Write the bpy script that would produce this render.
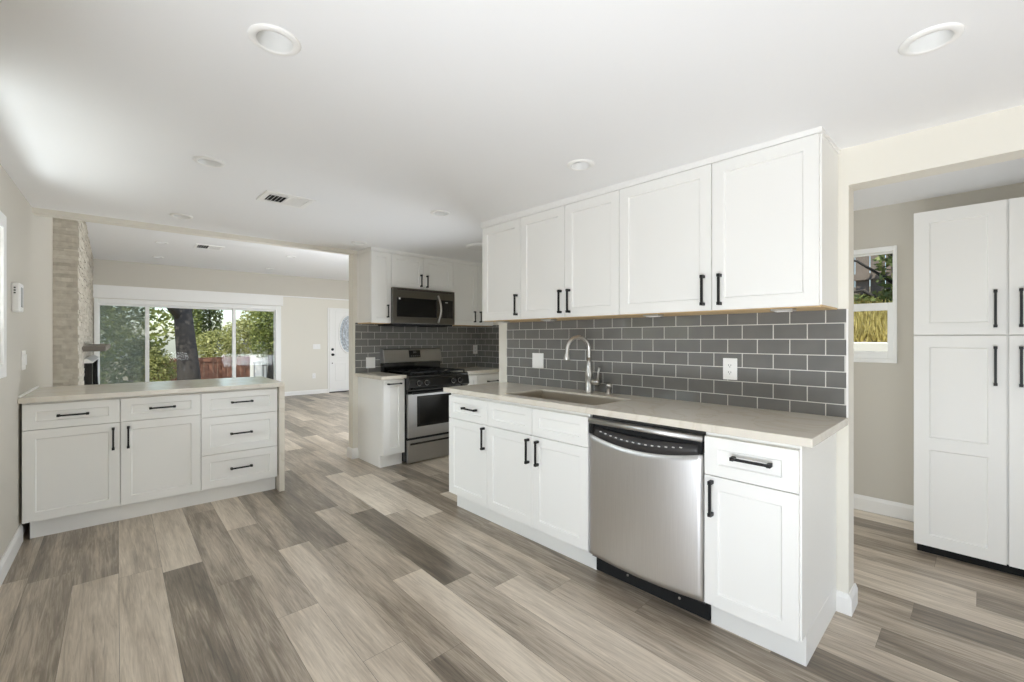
import bpy, bmesh, math, random
from mathutils import Vector, Matrix

# ------------------------------------------------------------------ clearing
for o in list(bpy.data.objects):
    bpy.data.objects.remove(o, do_unlink=True)
S = bpy.context.scene
COL = S.collection
PI = math.pi
rnd = random.Random(7)

# ------------------------------------------------------------------ camera, world, lamps, exposure
YAW = math.radians(43.31)
cd = bpy.data.cameras.new('camera')
cd.sensor_fit = 'HORIZONTAL'
cd.sensor_width = 36.0
cd.lens = 441.6 / 1024 * 36.0
cd.shift_y = -2.1 / 1024
cd.clip_start = 0.02
cd.clip_end = 300
cam = bpy.data.objects.new('camera', cd)
COL.objects.link(cam)
cam.location = (0, 0, 1.281)
cam.rotation_euler = (PI / 2, 0, -YAW)
S.camera = cam

S.view_settings.view_transform = 'Standard'
S.view_settings.look = 'None'
S.view_settings.gamma = 1.0
S.view_settings.use_curve_mapping = False
S.view_settings.exposure = 0.06
S.cycles.use_denoising = True
S.cycles.max_bounces = 12
S.cycles.diffuse_bounces = 8
S.cycles.glossy_bounces = 6
S.cycles.transmission_bounces = 8
S.cycles.transparent_max_bounces = 16
S.cycles.sample_clamp_indirect = 6.0

W = bpy.data.worlds.new('world')
S.world = W
W.use_nodes = True
nt = W.node_tree
nt.nodes.clear()
sky = nt.nodes.new('ShaderNodeTexSky')
sky.sky_type = 'NISHITA'
sky.sun_elevation = math.radians(55)
sky.sun_rotation = math.radians(165)
sky.sun_disc = False
sky.air_density = 1.0
sky.dust_density = 1.2
sky.ozone_density = 1.0
bgn = nt.nodes.new('ShaderNodeBackground')
bgn.inputs['Strength'].default_value = 0.27
won = nt.nodes.new('ShaderNodeOutputWorld')
nt.links.new(sky.outputs[0], bgn.inputs[0])
nt.links.new(bgn.outputs[0], won.inputs[0])

DB = math.radians(1.9)          # the left wall, peninsula and living room stand 1.9 degrees off the sink wall


def rot(x, y, fr):
    if fr == 'B':
        return (x * math.cos(DB) + y * math.sin(DB), -x * math.sin(DB) + y * math.cos(DB))
    return (x, y)


def lamp(name, kind, loc, aim, power, color=(1, 1, 1), size=None, fr='A', angle=None, spread=None):
    l = bpy.data.lights.new(name, kind)
    l.energy = power
    l.color = color
    if size:
        l.shape = 'RECTANGLE'
        l.size, l.size_y = size
    if angle is not None:
        l.angle = angle
    if spread:
        l.spread = math.radians(spread)
    o = bpy.data.objects.new(name, l)
    COL.objects.link(o)
    x, y = rot(loc[0], loc[1], fr)
    o.location = (x, y, loc[2])
    ax, ay = rot(aim[0], aim[1], fr)
    d = Vector((ax, ay, aim[2])) - o.location
    o.rotation_euler = d.to_track_quat('-Z', 'Y').to_euler()
    return o


# the sun stands high behind the camera, to its left
lamp('sun', 'SUN', (-6, -7, 12), (0, 0, 1), 6.0, (1.0, 0.95, 0.86), angle=math.radians(0.6))
DAY = (0.86, 0.922, 1.0)
# added fill lamp, shining up through the invented opening in the left wall
lamp('left_door_fill', 'AREA', (-1.0, -0.3, 0.12), (0.9, -0.3, 2.2), 118, DAY, (2.1, 0.6), 'B')
# added fill lamp far behind the camera, aimed up to brighten the ceiling
lamp('rear_fill', 'AREA', (0.95, -5.6, 0.35), (0.95, -2.0, 2.2), 60, DAY, (2.7, 0.6))
# added hidden lamp that tops up the skylight through the left window
lamp('left_window_fill', 'AREA', (-1.8, 2.9, 2.45), (1.6, 2.6, 0.6), 370, DAY, (1.4, 0.9), 'B')
# added unseen lamp below the left window, imitating light bounced onto the ceiling
lamp('sill_fill', 'AREA', (-0.85, 3.0, 0.70), (0.1, 3.0, 2.2), 26, (0.9, 0.95, 1.0), (1.0, 0.3), 'B')
# added fill lamp hidden behind the sink partition; the nook wall is solid
lamp('nook_fill', 'AREA', (3.66, 3.35, 0.55), (-0.5, 3.30, 2.1), 15, DAY, (0.75, 0.55), spread=82)
# added fill lamp before the solid far wall of the laundry passage
lamp('laundry_fill', 'AREA', (3.2, 2.70, 1.2), (3.2, 0.0, 1.2), 15, DAY, (0.9, 1.8))
# added fill lamp for the living room, on the blank wall behind the stove
lamp('living_fill', 'AREA', (3.6, 4.95, 0.60), (3.6, 7.4, 2.7), 150, DAY, (2.4, 0.5), 'B')


# ------------------------------------------------------------------ materials
def mat(name, color, rough=0.5, metal=0.0, spec=None, bump=0.0, bump_scale=120, coat=0.0, vary=0.0):
    m = bpy.data.materials.new(name)
    m.use_nodes = True
    n = m.node_tree
    b = n.nodes['Principled BSDF']
    b.inputs['Base Color'].default_value = (*color, 1)
    b.inputs['Roughness'].default_value = rough
    b.inputs['Metallic'].default_value = metal
    if spec is not None:
        b.inputs['Specular IOR Level'].default_value = spec
    if coat:
        b.inputs['Coat Weight'].default_value = coat
        b.inputs['Coat Roughness'].default_value = 0.05
    if bump or vary:
        tc = n.nodes.new('ShaderNodeTexCoord')
        nz = n.nodes.new('ShaderNodeTexNoise')
        nz.inputs['Scale'].default_value = bump_scale
        nz.inputs['Detail'].default_value = 4
        n.links.new(tc.outputs['Object'], nz.inputs['Vector'])
        if bump:
            bp = n.nodes.new('ShaderNodeBump')
            bp.inputs['Strength'].default_value = bump
            bp.inputs['Distance'].default_value = 0.002
            n.links.new(nz.outputs['Fac'], bp.inputs['Height'])
            n.links.new(bp.outputs[0], b.inputs['Normal'])
        if vary:
            mx = n.nodes.new('ShaderNodeMix')
            mx.data_type = 'RGBA'
            mx.inputs['A'].default_value = (*[c * (1 - vary) for c in color], 1)
            mx.inputs['B'].default_value = (*[min(1, c * (1 + vary)) for c in color], 1)
            n.links.new(nz.outputs['Fac'], mx.inputs['Factor'])
            n.links.new(mx.outputs['Result'], b.inputs['Base Color'])
    return m


def lin(r, g, b):
    f = lambda c: c / 12.92 if c <= 0.04045 else ((c + 0.055) / 1.055) ** 2.4
    return (f(r / 255), f(g / 255), f(b / 255))


M = {}
M['ceiling'] = mat('ceiling_paint', lin(243, 243, 243), 0.9, bump=0.05, bump_scale=90)
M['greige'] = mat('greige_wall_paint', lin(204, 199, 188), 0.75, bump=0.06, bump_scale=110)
M['cream'] = mat('cream_wall_paint', lin(230, 226, 215), 0.7, bump=0.06, bump_scale=110)
M['trim'] = mat('white_trim_paint', lin(242, 241, 238), 0.4)
M['cabinet'] = mat('white_cabinet_paint', lin(240, 239, 235), 0.38, spec=0.4)
M['black'] = mat('matte_black_metal', lin(26, 25, 25), 0.45, 0.3)
M['gap'] = mat('dark_recess', lin(22, 22, 22), 0.9)
M['wood_raw'] = mat('bare_plywood', lin(214, 186, 142), 0.7, vary=0.12, bump_scale=20)
M['chrome'] = mat('brushed_nickel', lin(206, 204, 200), 0.34, 1.0)
M['sinksteel'] = mat('sink_steel', lin(198, 188, 172), 0.34, 1.0)
M['gloss_black'] = mat('gloss_black_enamel', lin(14, 14, 15), 0.12, 0.0, coat=0.3)
M['darkglass'] = mat('dark_oven_glass', lin(10, 10, 11), 0.05)
M['iron'] = mat('cast_iron', lin(20, 20, 20), 0.6, 0.2)
M['plastic'] = mat('white_plastic', lin(244, 243, 240), 0.3)
M['grey_plastic'] = mat('grey_plastic', lin(168, 168, 166), 0.4)
M['dark_plastic'] = mat('dark_grey_plastic', lin(52, 50, 49), 0.35)
M['legend'] = mat('pale_legend_print', lin(205, 203, 200), 0.5)
M['grout'] = mat('pale_grout', lin(212, 210, 204), 0.85)
M['vinyl'] = mat('white_vinyl_frame', lin(243, 243, 240), 0.35)
M['mantel'] = mat('grey_brown_mantel', lin(112, 106, 98), 0.6, vary=0.1, bump_scale=25)
M['redwood'] = mat('red_brown_fence_wood', lin(132, 92, 74), 0.8, vary=0.25, bump_scale=6)
M['greywood'] = mat('weathered_fence_wood', lin(128, 116, 106), 0.85, vary=0.25, bump_scale=8)
M['masonry'] = mat('white_masonry', lin(226, 224, 218), 0.85)
M['lamp_inner'] = mat('downlight_baffle', lin(236, 236, 234), 0.5)


def steel(name, c, axis, rough=0.28):
    """stainless steel with fine brush lines along one axis"""
    m = bpy.data.materials.new(name)
    m.use_nodes = True
    n = m.node_tree
    b = n.nodes['Principled BSDF']
    b.inputs['Metallic'].default_value = 1.0
    tc = n.nodes.new('ShaderNodeTexCoord')
    mp = n.nodes.new('ShaderNodeMapping')
    sc = [400, 400, 400]
    sc[axis] = 6
    mp.inputs['Scale'].default_value = sc
    nz = n.nodes.new('ShaderNodeTexNoise')
    nz.inputs['Scale'].default_value = 1
    nz.inputs['Detail'].default_value = 3
    n.links.new(tc.outputs['Object'], mp.inputs['Vector'])
    n.links.new(mp.outputs[0], nz.inputs['Vector'])
    mx = n.nodes.new('ShaderNodeMix')
    mx.data_type = 'RGBA'
    mx.inputs['A'].default_value = (*[k * 0.9 for k in c], 1)
    mx.inputs['B'].default_value = (*[min(1, k * 1.1) for k in c], 1)
    n.links.new(nz.outputs['Fac'], mx.inputs['Factor'])
    n.links.new(mx.outputs['Result'], b.inputs['Base Color'])
    mr = n.nodes.new('ShaderNodeMapRange')
    mr.inputs['To Min'].default_value = rough - 0.06
    mr.inputs['To Max'].default_value = rough + 0.08
    n.links.new(nz.outputs['Fac'], mr.inputs['Value'])
    n.links.new(mr.outputs[0], b.inputs['Roughness'])
    return m


M['steel_z'] = steel('stainless_vertical_brush', lin(216, 215, 214), 2, 0.38)
M['steel_x'] = steel('stainless_horizontal_brush', lin(176, 175, 174), 0, 0.36)
M['steel_dark'] = steel('dark_stainless', lin(120, 117, 112), 0, 0.32)


def quartz():
    m = bpy.data.materials.new('cream_quartz')
    m.use_nodes = True
    n = m.node_tree
    b = n.nodes['Principled BSDF']
    b.inputs['Roughness'].default_value = 0.18
    tc = n.nodes.new('ShaderNodeTexCoord')
    nz = n.nodes.new('ShaderNodeTexNoise')
    nz.inputs['Scale'].default_value = 2.2
    nz.inputs['Detail'].default_value = 6
    nz.inputs['Distortion'].default_value = 1.6
    n.links.new(tc.outputs['Object'], nz.inputs['Vector'])
    r = n.nodes.new('ShaderNodeValToRGB')
    r.color_ramp.elements[0].position = 0.46
    r.color_ramp.elements[0].color = (*lin(226, 219, 206), 1)
    r.color_ramp.elements[1].position = 0.54
    r.color_ramp.elements[1].color = (*lin(224, 217, 204), 1)
    e = r.color_ramp.elements.new(0.5)
    e.color = (*lin(218, 210, 195), 1)
    n.links.new(nz.outputs['Fac'], r.inputs[0])
    n2 = n.nodes.new('ShaderNodeTexNoise')
    n2.inputs['Scale'].default_value = 220
    n.links.new(tc.outputs['Object'], n2.inputs['Vector'])
    mx = n.nodes.new('ShaderNodeMix')
    mx.data_type = 'RGBA'
    mx.blend_type = 'MULTIPLY'
    mx.inputs['Factor'].default_value = 0.10
    n.links.new(r.outputs[0], mx.inputs['A'])
    n.links.new(n2.outputs['Color'], mx.inputs['B'])
    n.links.new(mx.outputs['Result'], b.inputs['Base Color'])
    return m


M['quartz'] = quartz()


def tile_mat():
    m = bpy.data.materials.new('grey_glass_tile')
    m.use_nodes = True
    n = m.node_tree
    b = n.nodes['Principled BSDF']
    b.inputs['Roughness'].default_value = 0.035
    b.inputs['IOR'].default_value = 1.6
    tc = n.nodes.new('ShaderNodeTexCoord')
    nz = n.nodes.new('ShaderNodeTexNoise')
    nz.inputs['Scale'].default_value = 9
    n.links.new(tc.outputs['Object'], nz.inputs['Vector'])
    mx = n.nodes.new('ShaderNodeMix')
    mx.data_type = 'RGBA'
    mx.inputs['A'].default_value = (*lin(108, 108, 106), 1)
    mx.inputs['B'].default_value = (*lin(122, 121, 118), 1)
    n.links.new(nz.outputs['Fac'], mx.inputs['Factor'])
    n.links.new(mx.outputs['Result'], b.inputs['Base Color'])
    n2 = n.nodes.new('ShaderNodeTexNoise')
    n2.inputs['Scale'].default_value = 30
    n.links.new(tc.outputs['Object'], n2.inputs['Vector'])
    bp = n.nodes.new('ShaderNodeBump')
    bp.inputs['Strength'].default_value = 0.05
    bp.inputs['Distance'].default_value = 0.002
    n.links.new(n2.outputs['Fac'], bp.inputs['Height'])
    n.links.new(bp.outputs[0], b.inputs['Normal'])
    return m


M['tile'] = tile_mat()


def plank_mat():
    m = bpy.data.materials.new('grey_brown_vinyl_plank')
    m.use_nodes = True
    n = m.node_tree
    L = n.links
    b = n.nodes['Principled BSDF']
    at = n.nodes.new('ShaderNodeAttribute')
    at.attribute_name = 'plank'
    sep = n.nodes.new('ShaderNodeSeparateColor')
    L.new(at.outputs['Color'], sep.inputs[0])
    tc = n.nodes.new('ShaderNodeTexCoord')
    # every plank carries its own piece of grain
    cmb = n.nodes.new('ShaderNodeCombineXYZ')
    mu = n.nodes.new('ShaderNodeMath'); mu.operation = 'MULTIPLY'; mu.inputs[1].default_value = 37.0
    L.new(sep.outputs[1], mu.inputs[0])
    mu2 = n.nodes.new('ShaderNodeMath'); mu2.operation = 'MULTIPLY'; mu2.inputs[1].default_value = 53.0
    L.new(sep.outputs[2], mu2.inputs[0])
    L.new(mu.outputs[0], cmb.inputs[0]); L.new(mu2.outputs[0], cmb.inputs[1]); L.new(mu.outputs[0], cmb.inputs[2])
    add = n.nodes.new('ShaderNodeVectorMath'); add.operation = 'ADD'
    L.new(tc.outputs['Object'], add.inputs[0]); L.new(cmb.outputs[0], add.inputs[1])

    def noise(scale, detail, dist, rough=0.55):
        mp = n.nodes.new('ShaderNodeMapping')
        mp.inputs['Scale'].default_value = scale
        L.new(add.outputs[0], mp.inputs['Vector'])
        z = n.nodes.new('ShaderNodeTexNoise')
        z.inputs['Scale'].default_value = 1
        z.inputs['Detail'].default_value = detail
        z.inputs['Distortion'].default_value = dist
        z.inputs['Roughness'].default_value = rough
        L.new(mp.outputs[0], z.inputs['Vector'])
        return z
    broad = noise((9, 1.0, 1), 3, 0.8)
    grain = noise((60, 3.0, 1), 6, 1.2, 0.65)
    fine = noise((240, 9.0, 1), 4, 0.3)
    # tone = plank tone + broad streaks + grain
    def madd(x, k, off):
        a = n.nodes.new('ShaderNodeMath'); a.operation = 'MULTIPLY_ADD'
        a.inputs[1].default_value = k; a.inputs[2].default_value = off
        L.new(x, a.inputs[0]); return a.outputs[0]
    def plus(x, y):
        a = n.nodes.new('ShaderNodeMath'); a.operation = 'ADD'
        L.new(x, a.inputs[0]); L.new(y, a.inputs[1]); return a.outputs[0]
    t = plus(sep.outputs[0], madd(broad.outputs['Fac'], 0.95, -0.47))
    t = plus(t, madd(grain.outputs['Fac'], 0.95, -0.48))
    t = plus(t, madd(fine.outputs['Fac'], 0.4, -0.2))
    r = n.nodes.new('ShaderNodeValToRGB')
    e = r.color_ramp.elements
    e[0].position = 0.0; e[0].color = (*lin(104, 95, 84), 1)
    e[1].position = 1.0; e[1].color = (*lin(230, 218, 201), 1)
    a = e.new(0.3); a.color = (*lin(142, 130, 115), 1)
    a = e.new(0.62); a.color = (*lin(192, 179, 162), 1)
    L.new(t, r.inputs[0])
    L.new(r.outputs[0], b.inputs['Base Color'])
    mr = n.nodes.new('ShaderNodeMapRange')
    mr.inputs['To Min'].default_value = 0.24; mr.inputs['To Max'].default_value = 0.40
    L.new(grain.outputs['Fac'], mr.inputs['Value']); L.new(mr.outputs[0], b.inputs['Roughness'])
    bp = n.nodes.new('ShaderNodeBump'); bp.inputs['Strength'].default_value = 0.08; bp.inputs['Distance'].default_value = 0.001
    L.new(grain.outputs['Fac'], bp.inputs['Height']); L.new(bp.outputs[0], b.inputs['Normal'])
    return m


M['plank'] = plank_mat()


def stone_mat():
    m = bpy.data.materials.new('ledger_stone')
    m.use_nodes = True
    n = m.node_tree
    L = n.links
    b = n.nodes['Principled BSDF']
    b.inputs['Roughness'].default_value = 0.8
    at = n.nodes.new('ShaderNodeAttribute')
    at.attribute_name = 'plank'
    sep = n.nodes.new('ShaderNodeSeparateColor')
    L.new(at.outputs['Color'], sep.inputs[0])
    r = n.nodes.new('ShaderNodeValToRGB')
    e = r.color_ramp.elements
    e[0].color = (*lin(174, 166, 152), 1)
    e[1].color = (*lin(218, 212, 199), 1)
    L.new(sep.outputs[0], r.inputs[0])
    tc = n.nodes.new('ShaderNodeTexCoord')
    z = n.nodes.new('ShaderNodeTexNoise'); z.inputs['Scale'].default_value = 22; z.inputs['Detail'].default_value = 6
    L.new(tc.outputs['Object'], z.inputs['Vector'])
    mx = n.nodes.new('ShaderNodeMix'); mx.data_type = 'RGBA'; mx.blend_type = 'OVERLAY'; mx.inputs['Factor'].default_value = 0.35
    L.new(r.outputs[0], mx.inputs['A']); L.new(z.outputs['Fac'], mx.inputs['B'])
    L.new(mx.outputs['Result'], b.inputs['Base Color'])
    bp = n.nodes.new('ShaderNodeBump'); bp.inputs['Strength'].default_value = 0.4; bp.inputs['Distance'].default_value = 0.006
    L.new(z.outputs['Fac'], bp.inputs['Height']); L.new(bp.outputs[0], b.inputs['Normal'])
    return m


M['stone'] = stone_mat()


def leaf_mat(name, c1, c2):
    m = bpy.data.materials.new(name)
    m.use_nodes = True
    n = m.node_tree
    b = n.nodes['Principled BSDF']
    b.inputs['Roughness'].default_value = 0.55
    g = n.nodes.new('ShaderNodeNewGeometry')
    mx = n.nodes.new('ShaderNodeMix')
    mx.data_type = 'RGBA'
    mx.inputs['A'].default_value = (*c1, 1)
    mx.inputs['B'].default_value = (*c2, 1)
    n.links.new(g.outputs['Random Per Island'], mx.inputs['Factor'])
    n.links.new(mx.outputs['Result'], b.inputs['Base Color'])
    tr = n.nodes.new('ShaderNodeBsdfTranslucent')
    n.links.new(mx.outputs['Result'], tr.inputs['Color'])
    ms = n.nodes.new('ShaderNodeMixShader')
    ms.inputs[0].default_value = 0.35
    n.links.new(b.outputs[0], ms.inputs[1])
    n.links.new(tr.outputs[0], ms.inputs[2])
    n.links.new(ms.outputs[0], n.nodes['Material Output'].inputs['Surface'])
    return m


M['leaf_dark'] = leaf_mat('dark_green_leaf', lin(62, 78, 48), lin(120, 130, 70))
M['leaf_mid'] = leaf_mat('mid_green_leaf', lin(92, 108, 58), lin(150, 156, 84))
M['leaf_yellow'] = leaf_mat('yellow_green_leaf', lin(126, 132, 76), lin(188, 187, 124))
M['leaf_ivy'] = leaf_mat('ivy_leaf', lin(84, 104, 58), lin(160, 168, 100))
M['drygrass'] = leaf_mat('dry_grass', lin(150, 138, 84), lin(206, 192, 120))
M['bark'] = mat('grey_bark', lin(60, 56, 53), 0.95, bump=1.0, bump_scale=14, vary=0.35)
M['soil'] = mat('dry_soil', lin(150, 138, 112), 0.95, vary=0.3, bump_scale=3)
M['paving'] = mat('pale_paving', lin(190, 186, 178), 0.9, vary=0.08, bump_scale=4)


def glass_mat(name, tint, refl=1.0):
    m = bpy.data.materials.new(name)
    m.use_nodes = True
    n = m.node_tree
    n.nodes.remove(n.nodes['Principled BSDF'])
    t = n.nodes.new('ShaderNodeBsdfTransparent'); t.inputs[0].default_value = (*tint, 1)
    g = n.nodes.new('ShaderNodeBsdfGlossy'); g.inputs['Roughness'].default_value = 0.0
    f = n.nodes.new('ShaderNodeFresnel'); f.inputs['IOR'].default_value = 1.45
    k = n.nodes.new('ShaderNodeMath'); k.operation = 'MULTIPLY'; k.inputs[1].default_value = refl
    n.links.new(f.outputs[0], k.inputs[0])
    s = n.nodes.new('ShaderNodeMixShader')
    n.links.new(k.outputs[0], s.inputs[0]); n.links.new(t.outputs[0], s.inputs[1]); n.links.new(g.outputs[0], s.inputs[2])
    n.links.new(s.outputs[0], n.nodes['Material Output'].inputs['Surface'])
    return m


M['glass'] = glass_mat('window_glass', (0.96, 0.98, 0.97), 0.15)


def screen_mat():
    m = bpy.data.materials.new('insect_mesh')
    m.use_nodes = True
    n = m.node_tree
    b = n.nodes['Principled BSDF']
    b.inputs['Base Color'].default_value = (*lin(150, 158, 158), 1)
    b.inputs['Roughness'].default_value = 0.7
    b.inputs['Alpha'].default_value = 0.34
    return m


M['screen'] = screen_mat()


def oval_glass():
    m = bpy.data.materials.new('leaded_glass')
    m.use_nodes = True
    n = m.node_tree
    b = n.nodes['Principled BSDF']
    b.inputs['Roughness'].default_value = 0.12
    tc = n.nodes.new('ShaderNodeTexCoord')
    v = n.nodes.new('ShaderNodeTexVoronoi'); v.inputs['Scale'].default_value = 22
    n.links.new(tc.outputs['Object'], v.inputs['Vector'])
    mx = n.nodes.new('ShaderNodeMix'); mx.data_type = 'RGBA'
    mx.inputs['A'].default_value = (*lin(232, 238, 244), 1)
    mx.inputs['B'].default_value = (*lin(150, 160, 170), 1)
    n.links.new(v.outputs['Distance'], mx.inputs['Factor'])
    n.links.new(mx.outputs['Result'], b.inputs['Base Color'])
    return m


M['leaded'] = oval_glass()

# ------------------------------------------------------------------ mesh helpers
BASE = {}      # object -> (base point in its frame)


class MB:
    """collects geometry of one mesh, written in the coordinates of its frame"""

    def __init__(s):
        s.v, s.f, s.mi, s.smooth, s.col = [], [], [], [], []
        s.cur = 0
        s.sm = False
        s.c = None

    def add(s, verts, faces):
        k = len(s.v)
        s.v += [tuple(v) for v in verts]
        for f in faces:
            s.f.append([i + k for i in f])
            s.mi.append(s.cur)
            s.smooth.append(s.sm)
            s.col.append(s.c)
        return s

    def box(s, x0, x1, y0, y1, z0, z1):
        v = [(x, y, z) for z in (z0, z1) for y in (y0, y1) for x in (x0, x1)]
        return s.add(v, [(0, 2, 3, 1), (4, 5, 7, 6), (0, 1, 5, 4), (2, 6, 7, 3), (0, 4, 6, 2), (1, 3, 7, 5)])

    def prism(s, pts, z0, z1):
        n = len(pts)
        v = [(x, y, z0) for x, y in pts] + [(x, y, z1) for x, y in pts]
        f = [tuple(range(n - 1, -1, -1)), tuple(range(n, 2 * n))]
        f += [(i, (i + 1) % n, n + (i + 1) % n, n + i) for i in range(n)]
        return s.add(v, f)

    def extrude(s, prof, axis, a0, a1):
        """profile of (p, q) points pushed along an axis; for x: (y, z), for y: (x, z)"""
        n = len(prof)
        mk = (lambda a, p, q: (a, p, q)) if axis == 'x' else (lambda a, p, q: (p, a, q))
        v = [mk(a0, p, q) for p, q in prof] + [mk(a1, p, q) for p, q in prof]
        f = [tuple(range(n - 1, -1, -1)), tuple(range(n, 2 * n))]
        f += [(i, (i + 1) % n, n + (i + 1) % n, n + i) for i in range(n)]
        return s.add(v, f)

    def lathe(s, prof, c, axis='z', seg=32, caps=True):
        """profile of (radius, height) pairs turned about an axis through c"""
        v = []
        for r, h in prof:
            for k in range(seg):
                a = 2 * PI * k / seg
                p, q = r * math.cos(a), r * math.sin(a)
                v.append({'z': (c[0] + p, c[1] + q, c[2] + h), 'x': (c[0] + h, c[1] + p, c[2] + q), 'y': (c[0] + p, c[1] + h, c[2] + q)}[axis])
        f = []
        for i in range(len(prof) - 1):
            for k in range(seg):
                k2 = (k + 1) % seg
                f.append((i * seg + k, i * seg + k2, (i + 1) * seg + k2, (i + 1) * seg + k))
        if caps:
            f.append(tuple(range(seg - 1, -1, -1)))
            f.append(tuple((len(prof) - 1) * seg + k for k in range(seg)))
        return s.add(v, f)

    def tube(s, pts, rad, seg=12):
        pts = [Vector(p) for p in pts]
        if not isinstance(rad, (list, tuple)):
            rad = [rad] * len(pts)
        v, f = [], []
        up = None
        for i, p in enumerate(pts):
            d = (pts[min(i + 1, len(pts) - 1)] - pts[max(i - 1, 0)]).normalized()
            if up is None:
                up = Vector((0, 0, 1)) if abs(d.z) < 0.9 else Vector((1, 0, 0))
            a = d.cross(up)
            if a.length < 1e-4:
                a = d.cross(Vector((0, 1, 0)))
            a.normalize()
            b = a.cross(d).normalized()
            up = b
            for k in range(seg):
                t = 2 * PI * k / seg
                v.append(p + rad[i] * (math.cos(t) * a + math.sin(t) * b))
        for i in range(len(pts) - 1):
            for k in range(seg):
                k2 = (k + 1) % seg
                f.append((i * seg + k, i * seg + k2, (i + 1) * seg + k2, (i + 1) * seg + k))
        f.append(tuple(range(seg - 1, -1, -1)))
        f.append(tuple((len(pts) - 1) * seg + k for k in range(seg)))
        return s.add(v, f)

    def mesh(s, name, mats, base):
        me = bpy.data.meshes.new(name)
        me.from_pydata([(x - base[0], y - base[1], z - base[2]) for x, y, z in s.v], [], s.f)
        for m in mats:
            me.materials.append(m)
        me.polygons.foreach_set('material_index', s.mi)
        me.polygons.foreach_set('use_smooth', s.smooth)
        if any(c is not None for c in s.col):
            at = me.color_attributes.new('plank', 'FLOAT_COLOR', 'CORNER')
            buf = []
            for p, c in zip(me.polygons, s.col):
                buf += [*(c or (0.5, 0.5, 0.5)), 1.0] * p.loop_total
            at.data.foreach_set('color', buf)
        me.update()
        bm = bmesh.new()
        bm.from_mesh(me)
        bmesh.ops.recalc_face_normals(bm, faces=bm.faces)
        bm.to_mesh(me)
        bm.free()
        return me


def setp(o, label=None, cat=None, group=None, kind=None):
    if label: o['label'] = label
    if cat: o['category'] = cat
    if group: o['group'] = group
    if kind: o['kind'] = kind
    return o


def finish(o, bevel, seg=2):
    if bevel:
        b = o.modifiers.new('bevel', 'BEVEL')
        b.width = bevel
        b.segments = seg
        b.limit_method = 'ANGLE'
        b.angle_limit = math.radians(40)
        b.harden_normals = False
    return o


def thing(name, label, cat, base, fr='A', group=None, kind=None):
    o = bpy.data.objects.new(name, None)
    o.empty_display_size = 0.05
    COL.objects.link(o)
    x, y = rot(base[0], base[1], fr)
    o.location = (x, y, base[2])
    o.rotation_euler = (0, 0, -DB if fr == 'B' else 0)
    BASE[o] = base
    return setp(o, label, cat, group, kind)


def part(name, mb, m, parent, bevel=0.0, label=None, kind=None, seg=2):
    ms = m if isinstance(m, (list, tuple)) else [m]
    o = bpy.data.objects.new(name, mb.mesh(name, ms, BASE[parent]))
    COL.objects.link(o)
    o.parent = parent
    BASE[o] = BASE[parent]
    setp(o, label=label, kind=kind)
    return finish(o, bevel, seg)


def solo(name, mb, m, label, cat, base, fr='A', group=None, kind=None, bevel=0.0):
    ms = m if isinstance(m, (list, tuple)) else [m]
    o = bpy.data.objects.new(name, mb.mesh(name, ms, base))
    COL.objects.link(o)
    x, y = rot(base[0], base[1], fr)
    o.location = (x, y, base[2])
    o.rotation_euler = (0, 0, -DB if fr == 'B' else 0)
    BASE[o] = base
    setp(o, label, cat, group, kind)
    return finish(o, bevel)


def struct(name, mb, m, fr='A', label=None, cat=None, bevel=0.0, base=(0, 0, 0)):
    return solo(name, mb, m, label, cat, base, fr, None, 'structure', bevel)


# face mapping: 'x' = front looks to -X (a runs along Y), 'y' = front looks to -Y (a runs along X)
def fmap(face, plane):
    if face == 'x':
        return lambda a, d, z: (plane - d, a, z)
    return lambda a, d, z: (a, plane - d, z)


def shaker(mb, face, plane, a0, a1, z0, z1, rail=0.057, rec=0.009, th=0.02, mids=(), zr=None):
    """shaker front: rails and stiles round one or more sunk panels; plane = outer face"""
    P = fmap(face, plane)
    zr = rail if zr is None else zr
    A = [a0, a0 + rail, a1 - rail, a1]
    Z = [z0, z0 + zr]
    holes = [1]
    for m0, m1 in mids:
        Z += [m0, m1]
        holes.append(len(Z) - 1)
    Z += [z1 - zr, z1]
    nz = len(Z)
    v = [P(a, 0, z) for z in Z for a in A]
    f = []
    for j in range(nz - 1):
        for i in range(3):
            if i == 1 and j in holes:
                continue
            f.append((j * 4 + i, j * 4 + i + 1, (j + 1) * 4 + i + 1, (j + 1) * 4 + i))
    for j in holes:
        k = len(v)
        b = 0.004
        v += [P(A[1] + b, -rec, Z[j] + b), P(A[2] - b, -rec, Z[j] + b), P(A[2] - b, -rec, Z[j + 1] - b), P(A[1] + b, -rec, Z[j + 1] - b)]
        o = (j * 4 + 1, j * 4 + 2, (j + 1) * 4 + 2, (j + 1) * 4 + 1)
        f.append((k, k + 1, k + 2, k + 3))
        for q in range(4):
            f.append((o[q], o[(q + 1) % 4], k + (q + 1) % 4, k + q))
    k = len(v)
    v += [P(a0, -th, z0), P(a1, -th, z0), P(a1, -th, z1), P(a0, -th, z1)]
    f.append((k + 3, k + 2, k + 1, k))
    rim_b = [0, 1, 2, 3]
    f.append((*rim_b, k + 1, k))
    t = (nz - 1) * 4
    f.append((t + 3, t + 2, t + 1, t, k + 3, k + 2))
    f.append(tuple([j * 4 for j in range(nz - 1, -1, -1)] + [k, k + 3]))
    f.append(tuple([j * 4 + 3 for j in range(nz)] + [k + 2, k + 1]))
    return mb.add(v, f)


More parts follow.
